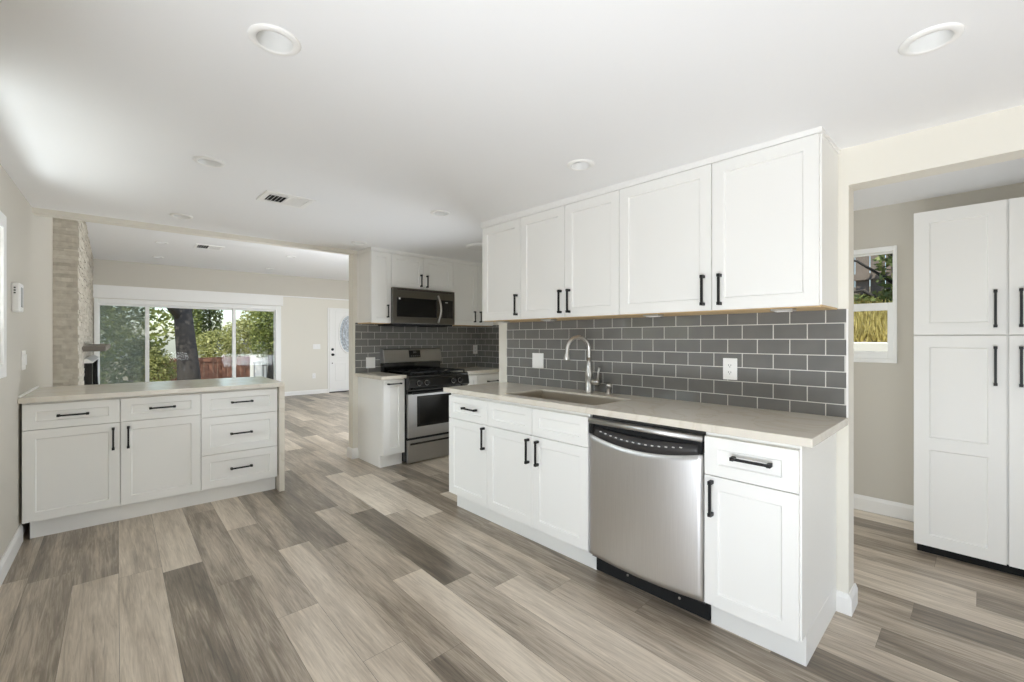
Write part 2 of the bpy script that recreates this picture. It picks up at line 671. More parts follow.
def pull(mb, face, plane, a, z, length, vertical):
    """square bar pull on two square posts"""
    P = fmap(face, plane)
    w, out, pw = 0.0055, 0.031, 0.0075

    def bx(a0, a1, d0, d1, z0, z1):
        p, q = P(a0, d0, z0), P(a1, d1, z1)
        mb.box(min(p[0], q[0]), max(p[0], q[0]), min(p[1], q[1]), max(p[1], q[1]), z0, z1)
    h = length / 2
    if vertical:
        bx(a - w, a + w, out - 0.010, out, z - h, z + h)
        for s in (-1, 1):
            c = z + s * (h - pw)
            bx(a - pw, a + pw, 0, out + 0.002, c - pw, c + pw)
    else:
        bx(a - h, a + h, out - 0.010, out, z - w, z + w)
        for s in (-1, 1):
            c = a + s * (h - pw)
            bx(c - pw, c + pw, 0, out + 0.002, z - pw, z + pw)
    return mb


def box(*a):
    return MB().box(*a)


CABW = M['cabinet']


def front(parent, name, face, plane, a0, a1, z0, z1, handle=None, g=0.002, rail=0.057, mids=(), zr=None, plength=0.152):
    """a door or drawer front with its pull; handle = (a, z, vertical) or None"""
    d = part(name, shaker(MB(), face, plane, a0 + g, a1 - g, z0 + g, z1 - g, rail, mids=mids, zr=zr), CABW, parent, 0.0015)
    if handle:
        part('handle', pull(MB(), face, plane, handle[0], handle[1], plength, handle[2]), M['black'], d, 0.001, label='black bar pull')
    return d


# ------------------------------------------------------------------ the shell
def zc(y):
    return 2.166 + 0.0125 * y          # the kitchen ceiling rises a little towards the stove


# floor: vinyl planks, each plank with its own tone
FL = MB()
PW, PL = 0.1800, 1.24
tones = {}          # (column, plank) -> tone; columns counted from x = 0.245 at y = 2.2
ends = {-3: 3.5, -2: 3.42, -1: 3.23, 0: 3.16, 1: 3.07, 2: 3.95, 3: 3.445, 4: 2.92, 5: 2.74, 6: 2.14, 7: 3.15, 8: 4.20, 9: 2.737, 10: 1.112,
        13: 0.3, 14: 1.02, 15: 0.22, 16: 0.75}
seen = {(-3, 0): .42, (-3, -1): .55, (-2, 0): .36, (-2, -1): .45, (-1, 0): .36, (-1, -1): .66, (0, 0): .66, (0, -1): .74, (1, 0): .78, (1, -1): .24, (2, 0): .45, (2, -1): .40, (2, -2): .42,
        (3, 0): .78, (3, -1): .52, (3, -2): .80, (4, 0): .42, (4, -1): .70, (4, -2): .72, (5, 0): .20, (5, -1): .50, (5, -2): .30,
        (6, 0): .58, (6, -1): .84, (6, -2): .5, (7, 0): .5, (7, -1): .16, (7, -2): .60, (7, -3): .45, (8, 0): .40, (8, -1): .84, (8, -2): .48, (8, -3): .7,
        (9, 0): .76, (9, -1): .52, (9, -2): .56, (10, 1): .30, (10, 0): .40, (10, -1): .42, (10, -2): .5, (9, 1): .52}
SK = 0.026          # planks run almost along Y


def px(k, y):
    return 0.065 + PW * (k + 1) - PW + SK * (y - 2.2) + 0.0


for k in range(-14, 44):
    e = ends.get(k, rnd.uniform(0, PL))
    n0 = int((-5.5 - e) / PL) - 1
    n1 = int((11.4 - e) / PL) + 1
    for j in range(n0, n1 + 1):
        y0, y1 = e + j * PL, e + (j + 1) * PL
        y0, y1 = max(y0, -5.5), min(y1, 11.4)
        if y1 <= y0:
            continue
        t = seen.get((k, j), rnd.choice([.2, .35, .45, .5, .55, .62, .72, .8]))
        FL.c = (t, rnd.random(), rnd.random())
        x00, x01 = px(k, y0), px(k, y1)
        gx, gz = 0.0007, 0.0
        FL.add([(x00 + gx, y0 + gx, 0), (x00 + PW - gx, y0 + gx, 0), (x01 + PW - gx, y1 - gx, 0), (x01 + gx, y1 - gx, 0)], [(0, 1, 2, 3)])
FL.c = (0.0, 0.5, 0.5)
FL.box(-3.2, 7.6, -5.5, 11.4, -0.12, -0.0008)
struct('floor', FL, M['plank'], label='floor of grey and brown wood look planks', cat='floor')

# ceilings
c = MB()
c.prism([(-2, -5.5), (2.67, -5.5), (2.67, 2.8), (3.9, 2.8), (3.9, 4.66), (-2, 4.66)], 0, 0.1)
c.v = [(x, y, zc(y) + z) for x, y, z in c.v]
kc = struct('ceiling', c, M['ceiling'], label='flat white kitchen ceiling', cat='ceiling')
struct('ceiling', box(-0.8, 7.0, 4.70, 11.0, 2.70, 2.8), M['ceiling'], 'B', label='white ceiling of the far living room', cat='ceiling')
struct('ceiling', box(2.60, 4.4, -2.3, 2.9, 2.25, 2.35), M['ceiling'], label='shaded ceiling of the laundry passage', cat='ceiling')

# left wall with its window (frame B)
XL = -0.486
wl = MB()
WY0, WY1, WZ0, WZ1 = 2.44, 3.54, 1.15, 1.87
wl.box(XL - 0.14, XL, -5.6, -1.4, 0, 2.8)
wl.box(XL - 0.14, XL, 0.8, WY0, 0, 2.8)
wl.box(XL - 0.14, XL, -1.4, 0.8, 2.1, 2.8)
wl.box(XL - 0.14, XL, WY1, 10.9, 0, 2.8)
wl.box(XL - 0.14, XL, WY0, WY1, 0, WZ0)
wl.box(XL - 0.14, XL, WY0, WY1, WZ1, 2.8)
struct('wall_left', wl, M['greige'], 'B', label='greige left wall', cat='wall')


def casing(mb, face, plane, a0, a1, z0, z1, w, out, bottom=True):
    """picture frame of four flat boards round an opening"""
    P = fmap(face, plane)

    def bx(p0, p1, q0, q1):
        u, v = P(p0, 0, q0), P(p1, out, q1)
        mb.box(min(u[0], v[0]), max(u[0], v[0]), min(u[1], v[1]), max(u[1], v[1]), q0, q1)
    bx(a0 - w, a0, z0 - (w if bottom else 0), z1 + w)
    bx(a1, a1 + w, z0 - (w if bottom else 0), z1 + w)
    bx(a0, a1, z1, z1 + w)
    if bottom:
        bx(a0, a1, z0 - w, z0)
    return mb


def ring(mb, axis, p0, p1, a0, a1, z0, z1, wl_, wr_, wb_, wt_):
    """rectangular frame of four bars that meet without overlap; p = depth range"""
    def bx(u0, u1, q0, q1):
        if axis == 'x':
            mb.box(p0, p1, u0, u1, q0, q1)
        else:
            mb.box(u0, u1, p0, p1, q0, q1)
    bx(a0, a0 + wl_, z0, z1)
    bx(a1 - wr_, a1, z0, z1)
    bx(a0 + wl_, a1 - wr_, z0, z0 + wb_)
    bx(a0 + wl_, a1 - wr_, z1 - wt_, z1)
    return mb


t = thing('window_2', 'white framed window in the left wall, cut by the picture edge', 'window', (XL, (WY0 + WY1) / 2, WZ0), 'B', kind='structure')
m_ = MB()
casing(m_, 'x', XL, WY0, WY1, WZ0, WZ1, 0.075, -0.014)
part('casing', m_, M['trim'], t, 0.003)
m_ = MB()
ring(m_, 'x', XL - 0.10, XL - 0.05, WY0, WY1, WZ0, WZ1, .05, .05, .05, .05)
m_.box(XL - 0.10, XL - 0.05, (WY0 + WY1) / 2 - 0.025, (WY0 + WY1) / 2 + 0.025, WZ0 + .05, WZ1 - .05)
part('sash', m_, M['vinyl'], t, 0.003)
part('pane', box(XL - 0.078, XL - 0.072, WY0 + 0.04, WY1 - 0.04, WZ0 + 0.04, WZ1 - 0.04), M['glass'], t)


def baseboard(mb, face, plane, a0, a1, h=0.095, th=0.014):
    """baseboard with a sloped top edge"""
    P = fmap(face, plane)
    prof = [(0, 0), (th, 0), (th, h * 0.78), (th * 0.45, h), (0, h)]
    n = len(prof)
    v = [P(a0, d, z) for d, z in prof] + [P(a1, d, z) for d, z in prof]
    f = [tuple(range(n)), tuple(range(2 * n - 1, n - 1, -1))] + [(i, n + i, n + (i + 1) % n, (i + 1) % n) for i in range(n)]
    return mb.add(v, f)


def bb_pos(mb, face, plane, a0, a1, h=0.095, th=0.014):
    """the same board on a wall that looks to +X or +Y"""
    k = MB()
    baseboard(k, face, 0, a0, a1, h, th)
    i = 0 if face == 'x' else 1
    vs = []
    for p in k.v:
        p = list(p)
        p[i] = plane - p[i]
        vs.append(tuple(p))
    return mb.add(vs, k.f)


t = thing('fill_door', 'added unseen sliding door frame in the left wall, opening for a fill lamp', 'door', (XL, -0.3, 0), 'B', kind='structure')  # invented opening, put here so the lamp outside can shine in
m_ = MB()
casing(m_, 'x', XL, -1.4, 0.8, 0, 2.1, 0.075, -0.014, bottom=False)
part('casing', m_, M['trim'], t, 0.003)
part('sash', ring(ring(MB(), 'x', XL - 0.09, XL - 0.05, -1.4, -0.28, 0, 2.1, .06, .06, .1, .06), 'x', XL - 0.135, XL - 0.095, -0.32, 0.8, 0, 2.1, .06, .06, .1, .06), M['vinyl'], t, 0.003)
m_ = MB()
bb_pos(m_, 'x', XL, 0.88, 4.15, 0.11)
struct('baseboard_left', m_, M['trim'], 'B', label='white baseboard of the left wall', cat='baseboard')

# the sink wall: a partition with a free end near the camera, a beam over the passage, far end by the stove
XW = 2.55
w = MB()
w.box(XW, XW + 0.12, 0.421, 2.87, 0, 2.24)
w.box(XW, XW + 0.12, -1.4, 0.421, 1.997, 2.24)
w.box(XW, XW + 0.12, -5.5, -1.4, 0, 2.24)
wr = struct('wall_right', w, M['cream'], label='cream partition wall behind the sink run with opening to the laundry', cat='wall')
m_ = MB()
baseboard(m_, 'x', XW, 0.421, 0.466)
m_2 = MB()
baseboard(m_2, 'y', 0.421, XW - 0.014, XW + 0.134)
m_.add(m_2.v, m_2.f)
struct('baseboard_right', m_, M['trim'], label='short white baseboard round the end of the partition', cat='baseboard')
# thin corner bead that closes the tile edge
part('edge_strip', box(XW - 0.010, XW, 0.421, 0.428, 0.915, 1.421), M['trim'], wr)


def tiles(parent, face, plane, a0, a1, z0, z1, za, aj, fade=0.0):
    """running bond of glossy 3 x 6 tiles over a grout bed; plane = wall surface"""
    g = MB()
    P = fmap(face, plane)
    u, v = P(a0, 0, z0), P(a1, 0.0083, z1)
    g.cur = 1
    g.box(min(u[0], v[0]), max(u[0], v[0]), min(u[1], v[1]), max(u[1], v[1]), z0, z1)
    g.cur = 0
    rh, tw, j = 0.0765, 0.15, 0.0021
    r = random.Random(3)
    k0 = math.floor((z0 - za) / rh) - 1
    for k in range(k0, k0 + 20):
        b, t_ = max(za + k * rh + j, z0), min(za + (k + 1) * rh - j, z1)
        if t_ - b < 0.012:
            continue
        off = aj + (tw / 2 if k % 2 else 0)
        i0 = math.floor((a0 - off) / tw) - 1
        for i in range(i0, i0 + int((a1 - a0) / tw) + 4):
            l, q = max(off + i * tw + j, a0), min(off + (i + 1) * tw - j, a1)
            if q - l < 0.012:
                continue
            d = [0.0095 + r.uniform(-.00035, .00035) for _ in range(2)]
            e = r.uniform(-.0003, .0003)
            bv = 0.0016
            dd = [d[0], d[0] + e, d[1] + e, d[1]]
            o = [(l, b), (q, b), (q, t_), (l, t_)]
            n = [(l + bv, b + bv), (q - bv, b + bv), (q - bv, t_ - bv), (l + bv, t_ - bv)]
            vs = [P(a, 0.003, z) for a, z in o] + [P(a, dd[s] - 0.0009, z) for s, (a, z) in enumerate(o)] + [P(a, dd[s], z) for s, (a, z) in enumerate(n)]
            fs = [(3, 2, 1, 0), (8, 9, 10, 11)]
            for s in range(4):
                s2 = (s + 1) % 4
                fs += [(s, s2, 4 + s2, 4 + s), (4 + s, 4 + s2, 8 + s2, 8 + s)]
            g.add(vs, fs)
    return part('tile_backsplash', g, [M['tile'], M['grout']], parent, label='glossy grey subway tile backsplash in running bond')


tiles(wr, 'x', XW, 0.428, 2.76, 0.914, 1.421, 0.9731, 0.733)

# stove wall, pillar end and the recess behind the sink wall
YS = 4.60
w = MB()
w.box(1.998, 3.95, YS, 4.70, 0, 2.9)
ws = struct('wall_back', w, M['cream'], label='cream wall behind the stove ending in a white pillar', cat='wall')
tiles(ws, 'y', YS, 2.024, 3.70, 0.914, 1.455, 0.9731, 2.09)
w = MB()
w.box(3.70, 3.82, 2.75, YS, 0, 2.4)
wn = struct('wall_side', w, M['cream'], label='side wall of the stove nook beyond the sink run', cat='wall')
struct('wall_nook', box(2.67, 3.70, 2.75, 2.87, 0, 2.4), M['cream'], label='wall at the back of the sink partition', cat='wall')
tiles(wn, 'x', 3.70, 4.15, YS - 0.01, 0.914, 1.455, 0.9731, 4.2)
m_ = MB()
baseboard(m_, 'x', 1.998, 4.600, 4.714, 0.11)
m_2 = MB()
baseboard(m_2, 'y', YS, 1.984, 2.054, 0.11)
m_.add(m_2.v, m_2.f)
struct('baseboard_back', m_, M['trim'], label='white baseboard at the foot of the pillar', cat='baseboard')

# beam over the opening between kitchen and living room (frame B)
w = MB()
w.box(XL - 0.1, 2.2, 4.645, 4.747, 2.188, 2.9)
struct('trim_5', w, M['cream'], 'B', label='cream beam across the ceiling over the opening', cat='beam')

# living room shell (frame B)
YF = 10.77
w = MB()
SX0, SX1, SZ1 = -0.378, 2.637, 2.004
w.box(XL - 0.14, SX0, YF, YF + 0.16, 0, 2.23)
w.box(SX1, 7.0, YF, YF + 0.16, 0, 2.23)
w.box(SX0, SX1, YF, YF + 0.16, SZ1, 2.23)
wf = struct('wall_far', w, M['cream'], 'B', label='cream lower part of the far living room wall', cat='wall')
struct('wall_far', box(XL - 0.14, 7.0, YF - 0.012, YF + 0.16, 2.245, 2.85), M['greige'], 'B', label='upper band of the far living room wall, its shade painted greige', cat='wall')  # darker colour stands for the shade on the upper wall
struct('trim_1', box(SX1 + 0.02, 6.9, YF - 0.03, YF, 2.22, 2.245), M['trim'], 'B', label='thin white ledge trim along the far wall', cat='trim', bevel=0.003)
struct('trim_2', box(SX0 - 0.03, SX1 + 0.045, YF - 0.03, YF, SZ1 + 0.01, 2.245), M['trim'], 'B', label='wide white header board above the sliding window', cat='trim', bevel=0.003)
w = MB()
w.box(6.6, 6.75, 4.6, 6.2, 0, 2.8).box(6.6, 6.75, 9.0, 10.9, 0, 2.8).box(6.6, 6.75, 6.2, 9.0, 0, 0.6).box(6.6, 6.75, 6.2, 9.0, 2.4, 2.8)
struct('wall_living', w, M['cream'], 'B', label='right wall of the living room', cat='wall')
struct('wall_nook', box(3.8, 6.9, 4.55, 4.72, 0, 2.9), M['cream'], label='wall between living room and nook', cat='wall')
m_ = MB()
baseboard(m_, 'y', YF, SX1 + 0.02, 3.664)
baseboard(m_, 'y', YF, 4.66, 6.6)
struct('baseboard_far', m_, M['trim'], 'B', label='white baseboard of the far living room wall', cat='baseboard')

# sliding window
t = thing('window_1', 'wide three panel white sliding window with a garden view', 'window', (1.13, YF, 0), 'B', kind='structure')
m_ = MB()
ring(m_, 'y', YF - 0.035, YF + 0.12, SX0, SX1, 0, SZ1, .055, .11, .06, .085)
part('frame', m_, M['vinyl'], t, 0.004)
m1, m2 = 0.35, 1.757
panels = [(SX0 + 0.055, m1 + 0.03, 0.03), (m1 - 0.03, m2 + 0.03, 0.075), (m2 - 0.03, SX1 - 0.11, 0.03)]
for a, b, y in panels:
    m_ = MB()
    yy = YF + y
    lw = 0.018 if a < 0 else 0.06
    ring(m_, 'y', yy, yy + 0.03, a, b, 0.06, SZ1 - 0.085, lw, 0.018 if b > 2 else 0.06, 0.10, 0.035)
    sp = part('sash', m_, M['vinyl'], t, 0.003)
    part('pane', box(a + 0.01, b - 0.01, yy + 0.012, yy + 0.018, 0.15, SZ1 - 0.11), M['glass'], sp)
part('insect_screen', box(SX0 + 0.06, m1 - 0.03, YF + 0.118, YF + 0.1185, 0.08, SZ1 - 0.09), M['screen'], t, label='grey insect screen over the left panel')

# front door
DX0, DX1 = 3.697, 4.61
t = thing('door_1', 'white front door with an oval leaded glass light', 'door', (4.15, YF, 0), 'B', kind='structure')
m_ = MB()
casing(m_, 'y', YF, DX0 - 0.01, DX1 + 0.01, 0, 1.985, 0.035, 0.022, bottom=False)
part('casing', m_, M['trim'], t, 0.003)
part('leaf', box(DX0, DX1, YF - 0.012, YF + 0.03, 0.012, 1.985), M['trim'], t, 0.002)
cx, cz, ra, rb = 4.155, 1.40, 0.215, 0.44


def oval(r, d, n=48):
    return [(cx + (ra + r) * math.cos(2 * PI * i / n), YF - d, cz + (rb + r) * math.sin(2 * PI * i / n)) for i in range(n)]


n = 48
m_ = MB()
m_.sm = True
rings = [oval(0.045, 0.012), oval(0.04, 0.026), oval(0.015, 0.030), oval(0.0, 0.014)]
m_.add([p for r_ in rings for p in r_], [(k * n + i, k * n + (i + 1) % n, (k + 1) * n + (i + 1) % n, (k + 1) * n + i) for k in range(3) for i in range(n)])
part('oval_moulding', m_, M['trim'], t)
m_ = MB()
m_.add(oval(0.002, 0.0145), [tuple(range(n))])
lf = part('leaded_glass', m_, M['leaded'], t, label='oval leaded glass')
m_ = MB()
for s in (-1, 1):
    m_.tube([(cx + s * 0.16 * math.sin(q * PI / 12) * (1 if q < 7 else 1), YF - 0.018, cz - 0.36 + 0.06 * q) for q in range(13)], 0.006, 6)
    m_.tube([(cx + s * (0.03 + 0.05 * math.cos(q * PI / 8)), YF - 0.018, cz + 0.12 * math.sin(q * PI / 8)) for q in range(17)], 0.005, 6)
m_.tube([(q[0], q[1] - 0.004, q[2]) for q in oval(-0.05, 0.014)] + [tuple(oval(-0.05, 0.018)[0])], 0.006, 6)
part('leading', m_, M['grey_plastic'], t)
for a0, a1, z0, z1 in ((DX0 + 0.16, DX1 - 0.16, 0.86, 1.93), (DX0 + 0.16, 4.07, 0.30, 0.68), (4.24, DX1 - 0.16, 0.30, 0.68)):
    m_ = MB()
    casing(m_, 'y', YF - 0.012, a0, a1, z0, z1, 0.022, 0.010)
    part('panel_moulding', m_, M['trim'], t, 0.004)
m_ = MB(); m_.sm = True
m_.lathe([(0.03, 0), (0.03, -0.012), (0.011, -0.016), (0.012, -0.04), (0.026, -0.048), (0.027, -0.065), (0.015, -0.075)], (3.765, YF - 0.012, 0.905), 'y', 20)
part('knob', m_, M['black'], t, label='black door knob')
m_ = MB(); m_.sm = True
m_.lathe([(0.03, 0), (0.03, -0.015), (0.018, -0.022)], (3.765, YF - 0.012, 1.03), 'y', 20)
part('deadbolt', m_, M['black'], t, label='black deadbolt')
m_ = MB(); m_.sm = True
m_.lathe([(0.012, 0), (0.012, -0.012)], (3.76, YF - 0.012, 0.70), 'y', 12)
part('door_stop', m_, M['black'], t)
part('threshold', box(DX0 - 0.01, DX1 + 0.01, YF - 0.06, YF + 0.02, 0, 0.02), M['dark_plastic'], t, 0.004)

# laundry passage
XR = 4.18
w = MB()
RY0, RY1, RZ0, RZ1 = 0.412, 1.16, 1.108, 1.950
w.box(XR, XR + 0.14, -2.3, RY0, 0, 2.3).box(XR, XR + 0.14, RY1, 2.9, 0, 2.3)
w.box(XR, XR + 0.14, RY0, RY1, 0, RZ0).box(XR, XR + 0.14, RY0, RY1, RZ1, 2.3)
struct('wall_laundry', w, M['greige'], label='greige outer wall of the laundry passage', cat='wall')
m_ = MB()
baseboard(m_, 'x', XR, 0.29, 2.7, 0.11)
struct('baseboard_laundry', m_, M['trim'], label='white baseboard in the laundry passage', cat='baseboard')
t = thing('window_3', 'small white single hung window in the laundry passage', 'window', (XR, 0.8, RZ0), kind='structure')
m_ = MB()
ring(m_, 'x', XR - 0.012, XR + 0.09, RY0 - 0.002, RY1, RZ0 - 0.002, RZ1 + 0.002, .02, .02, .03, .036)
part('frame', m_, M['vinyl'], t, 0.003)
mz = 1.515
m_ = MB()
ring(m_, 'x', XR + 0.055, XR + 0.08, RY0 + 0.018, RY1 - 0.02, mz - 0.02, RZ1 - 0.034, .010, .010, .05, .008)
sp = part('upper_sash', m_, M['vinyl'], t, 0.002)
part('pane', box(XR + 0.066, XR + 0.07, RY0 + 0.03, RY1 - 0.03, mz, RZ1 - 0.03), M['glass'], sp)
m_ = MB()
ring(m_, 'x', XR + 0.01, XR + 0.045, RY0 + 0.018, RY1 - 0.02, RZ0 + 0.028, mz + 0.03, .034, .034, .052, .055)
sp = part('lower_sash', m_, M['vinyl'], t, 0.002)
part('pane', box(XR + 0.034, XR + 0.038, RY0 + 0.04, RY1 - 0.04, RZ0 + 0.03, mz), M['glass'], sp)

# rear wall with an assumed opening for the fill lamp, behind the camera
w = MB()
w.box(-1.2, -0.42, -5.4, -5.26, 0, 2.3).box(2.32, 2.7, -5.4, -5.26, 0, 2.3)
w.box(-0.42, 2.32, -5.4, -5.26, 2.1, 2.3).box(-0.42, 2.32, -5.4, -5.26, 0, 0.25)
struct('wall_rear', w, M['greige'], label='rear wall behind the camera', cat='wall')
w = MB()
w.box(2.67, 2.7, -2.0, -1.86, 0, 2.3).box(3.55, 4.4, -2.0, -1.86, 0, 2.3)
w.box(2.7, 3.55, -2.0, -1.86, 2.1, 2.3).box(2.7, 3.55, -2.0, -1.86, 0, 0.6)
struct('wall_passage', w, M['greige'], label='end wall of the laundry passage', cat='wall')

# ------------------------------------------------------------------ sink run
XF, XT, XC = 1.942, 2.022, 1.914
ZB, ZCB, ZCT = 0.124, 0.880, 0.914
ZS = 0.689            # split between drawers and doors
ZD = 0.858            # top of drawer fronts


def base_cabinet(label, face, plane, back, a0, a1, fr='A', toe=0.078, inset=0.0):
    """carcass with face frame and a set back toe board; returns the thing"""
    mid = (a0 + a1) / 2
    P = fmap(face, plane)
    b = P(mid, -0.3, 0)
    t = thing('base_cabinet', label, 'cabinet', (b[0], b[1], 0), fr)

    def bx(d0, d1, z0, z1, p0=a0, p1=a1):
        u, v = P(p0, -d0, z0), P(p1, -d1, z1)
        return box(min(u[0], v[0]), max(u[0], v[0]), min(u[1], v[1]), max(u[1], v[1]), z0, z1)
    body = bx(0.021, back, ZB, ZCB - 0.0005, a0 + 0.0006, a1 - 0.0006)
    part('carcass', body, CABW, t)
    part('toe_kick', bx(toe, toe + 0.016, 0, ZB, a0 + inset, a1), CABW, t)
    return t


def handles_v(a, z):
    return (a, z, True)


# far single cabinet
t = base_cabinet('white base cabinet at the stove end of the sink run, one drawer over one door', 'x', XF, XW - XF - 0.002, 2.3095, 2.757)
front(t, 'drawer', 'x', XF, 2.3095, 2.757, ZS, ZD, (2.49, 0.781, False), zr=0.048)
front(t, 'door', 'x', XF, 2.3095, 2.757, ZB, ZS, (2.338, 0.598, True))
part('end_panel', box(XT + 0.015, XW - 0.002, 2.745, 2.757, 0, ZB), CABW, t)
# sink base
t = base_cabinet('white double door base cabinet under the sink', 'x', XF, XW - XF - 0.002, 1.4596, 2.3095)
for a0, a1, h in ((1.882, 2.3095, 1.910), (1.4596, 1.882, 1.830)):
    front(t, 'false_drawer', 'x', XF, a0, a1, ZS, ZD, None, zr=0.048)
    front(t, 'door', 'x', XF, a0, a1, ZB, ZS, (h, 0.592, True))
# the carcass under the sink is open at the top for the bowl
car = [c for c in t.children if c.name.startswith('carcass')][0]
k = MB()
for a0, a1 in ((1.4596, 1.4756), (2.2935, 2.3095)):
    k.box(XF + 0.021, XW - 0.002, a0, a1, ZB, ZCB)
k.box(XF + 0.021, XW - 0.002, 1.4756, 2.2935, ZB, ZB + 0.016)
k.box(XW - 0.014, XW - 0.002, 1.4756, 2.2935, ZB + 0.016, ZCB)
k.box(XF + 0.021, XF + 0.037, 1.4756, 2.2935, 0.68, ZCB)
car.data = k.mesh('carcass', [CABW], BASE[car])
# near single cabinet with a finished end
t = base_cabinet('white base cabinet nearest the camera at the end of the sink run', 'x', XF, XW - XF - 0.002, 0.4668, 0.8325)
front(t, 'drawer', 'x', XF, 0.4715, 0.8325, ZS, ZD, (0.638, 0.783, False), zr=0.048)
front(t, 'door', 'x', XF, 0.4715, 0.8325, ZB, ZS, (0.797, 0.594, True))
part('end_panel', box(XT + 0.015, XW - 0.002, 0.4668, 0.482, 0, ZB), CABW, t)

# countertop with the cut-out for the sink
HX0, HX1, HY0, HY1 = 2.003, 2.374, 1.460, 2.195


def slab(xs, ys, hole, z0, z1):
    m = MB()
    nx, ny = len(xs), len(ys)
    v = [(x, y, z) for z in (z0, z1) for y in ys for x in xs]
    I = lambda i, j, k: k * nx * ny + j * nx + i
    f = []
    solid = lambda i, j: 0 <= i < nx - 1 and 0 <= j < ny - 1 and (i, j) not in hole
    for i in range(nx - 1):
        for j in range(ny - 1):
            if not solid(i, j):
                continue
            f.append((I(i, j, 1), I(i + 1, j, 1), I(i + 1, j + 1, 1), I(i, j + 1, 1)))
            f.append((I(i, j, 0), I(i, j + 1, 0), I(i + 1, j + 1, 0), I(i + 1, j, 0)))
            if not solid(i - 1, j): f.append((I(i, j, 0), I(i, j, 1), I(i, j + 1, 1), I(i, j + 1, 0)))
            if not solid(i + 1, j): f.append((I(i + 1, j, 0), I(i + 1, j + 1, 0), I(i + 1, j + 1, 1), I(i + 1, j, 1)))
            if not solid(i, j - 1): f.append((I(i, j, 0), I(i + 1, j, 0), I(i + 1, j, 1), I(i, j, 1)))
            if not solid(i, j + 1): f.append((I(i, j + 1, 0), I(i, j + 1, 1), I(i + 1, j + 1, 1), I(i + 1, j + 1, 0)))
    return m.add(v, f)


solo('countertop', slab([XC, HX0, HX1, XW - 0.001], [0.4225, HY0, HY1, 2.79], {(1, 1)}, ZCB, ZCT), M['quartz'],
     'cream quartz countertop on the sink run with a cut out for the sink', 'countertop', (2.2, 1.6, ZCB), bevel=0.003)

# undermount sink
t = thing('sink', 'rectangular stainless undermount sink in the cream countertop', 'sink', (2.19, 1.82, 0.69))
m_ = MB()
e = 0.012
zb = 0.70
x0, x1, y0, y1 = HX0 + 0.0035, HX1 - 0.0035, HY0 + 0.0035, HY1 - 0.0035
o_ = lambda q, z: [(x0 + q, y0 + q, z), (x1 - q, y0 + q, z), (x1 - q, y1 - q, z), (x0 + q, y1 - q, z)]
rings = [o_(0, 0.902), o_(0.003, 0.74), o_(0.02, 0.708), o_(0.05, zb)]
vs = [p for r_ in rings for p in r_]
fs = [(k * 4 + i, k * 4 + (i + 1) % 4, (k + 1) * 4 + (i + 1) % 4, (k + 1) * 4 + i) for k in range(3) for i in range(4)] + [(12, 13, 14, 15)]
m_.add(vs, fs)
o = part('basin', m_, M['sinksteel'], t)
so = o.modifiers.new('solid', 'SOLIDIFY'); so.thickness = 0.002; so.offset = 1
m_ = MB(); m_.sm = True
m_.lathe([(0.045, 0.0015), (0.042, 0.004), (0.03, 0.003), (0.028, 0.001)], (2.19, 1.82, zb), 'z', 24)
part('drain', m_, M['chrome'], t, label='round chrome drain')

# faucet
fx, fy = 2.462, 1.842
t = thing('faucet', 'brushed nickel gooseneck faucet behind the sink', 'faucet', (fx, fy, ZCT))
m_ = MB(); m_.sm = True
m_.lathe([(0.029, 0), (0.029, 0.006), (0.025, 0.012), (0.024, 0.10), (0.026, 0.112), (0.026, 0.135), (0.021, 0.16), (0.016, 0.20), (0.0125, 0.24)], (fx, fy, ZCT), 'z', 24)
part('body', m_, M['chrome'], t)
m_ = MB(); m_.sm = True
pts, rads = [], []
R_ = 0.088
for q in range(0, 5):
    pts.append((fx, fy, ZCT + 0.225 + q * 0.0165)); rads.append(0.0125)
ux, uy = -0.95, 0.31
for q in range(1, 15):
    a = PI * q / 14 * 1.04
    dd = R_ - R_ * math.cos(a)
    pts.append((fx + ux * dd, fy + uy * dd, ZCT + 0.291 + R_ * math.sin(a))); rads.append(0.0125)
lx, ly, lz = pts[-1]
for q, r in ((0.012, 0.0145), (0.03, 0.0185), (0.052, 0.021), (0.056, 0.019)):
    pts.append((lx + ux * q * 0.10, ly + uy * q * 0.10, lz - q)); rads.append(r)
m_.tube(pts, rads, 18)
part('spout', m_, M['chrome'], t)
m_ = MB(); m_.sm = True
m_.lathe([(0.017, 0), (0.019, -0.02), (0.019, -0.055), (0.016, -0.062)], (fx, fy - 0.022, ZCT + 0.075), 'y', 18)
m_.tube([(fx, fy - 0.072, ZCT + 0.075), (fx - 0.004, fy - 0.078, ZCT + 0.10), (fx - 0.006, fy - 0.082, ZCT + 0.14), (fx - 0.008, fy - 0.092, ZCT + 0.175)], [0.010, 0.008, 0.0065, 0.008], 12)
part('lever', m_, M['chrome'], t)

t = thing('air_gap', 'short round nickel air gap cap right of the faucet', 'air gap', (2.475, 1.69, ZCT))
m_ = MB(); m_.sm = True
m_.lathe([(0.021, 0), (0.021, 0.005), (0.015, 0.010), (0.0145, 0.040)], (2.475, 1.69, ZCT), 'z', 20)
part('base', m_, M['chrome'], t)
m_ = MB(); m_.sm = True
m_.lathe([(0.0145, 0.040), (0.018, 0.043), (0.018, 0.064), (0.014, 0.070), (0.006, 0.072)], (2.475, 1.69, ZCT), 'z', 20)
part('cap', m_, M['chrome'], t)

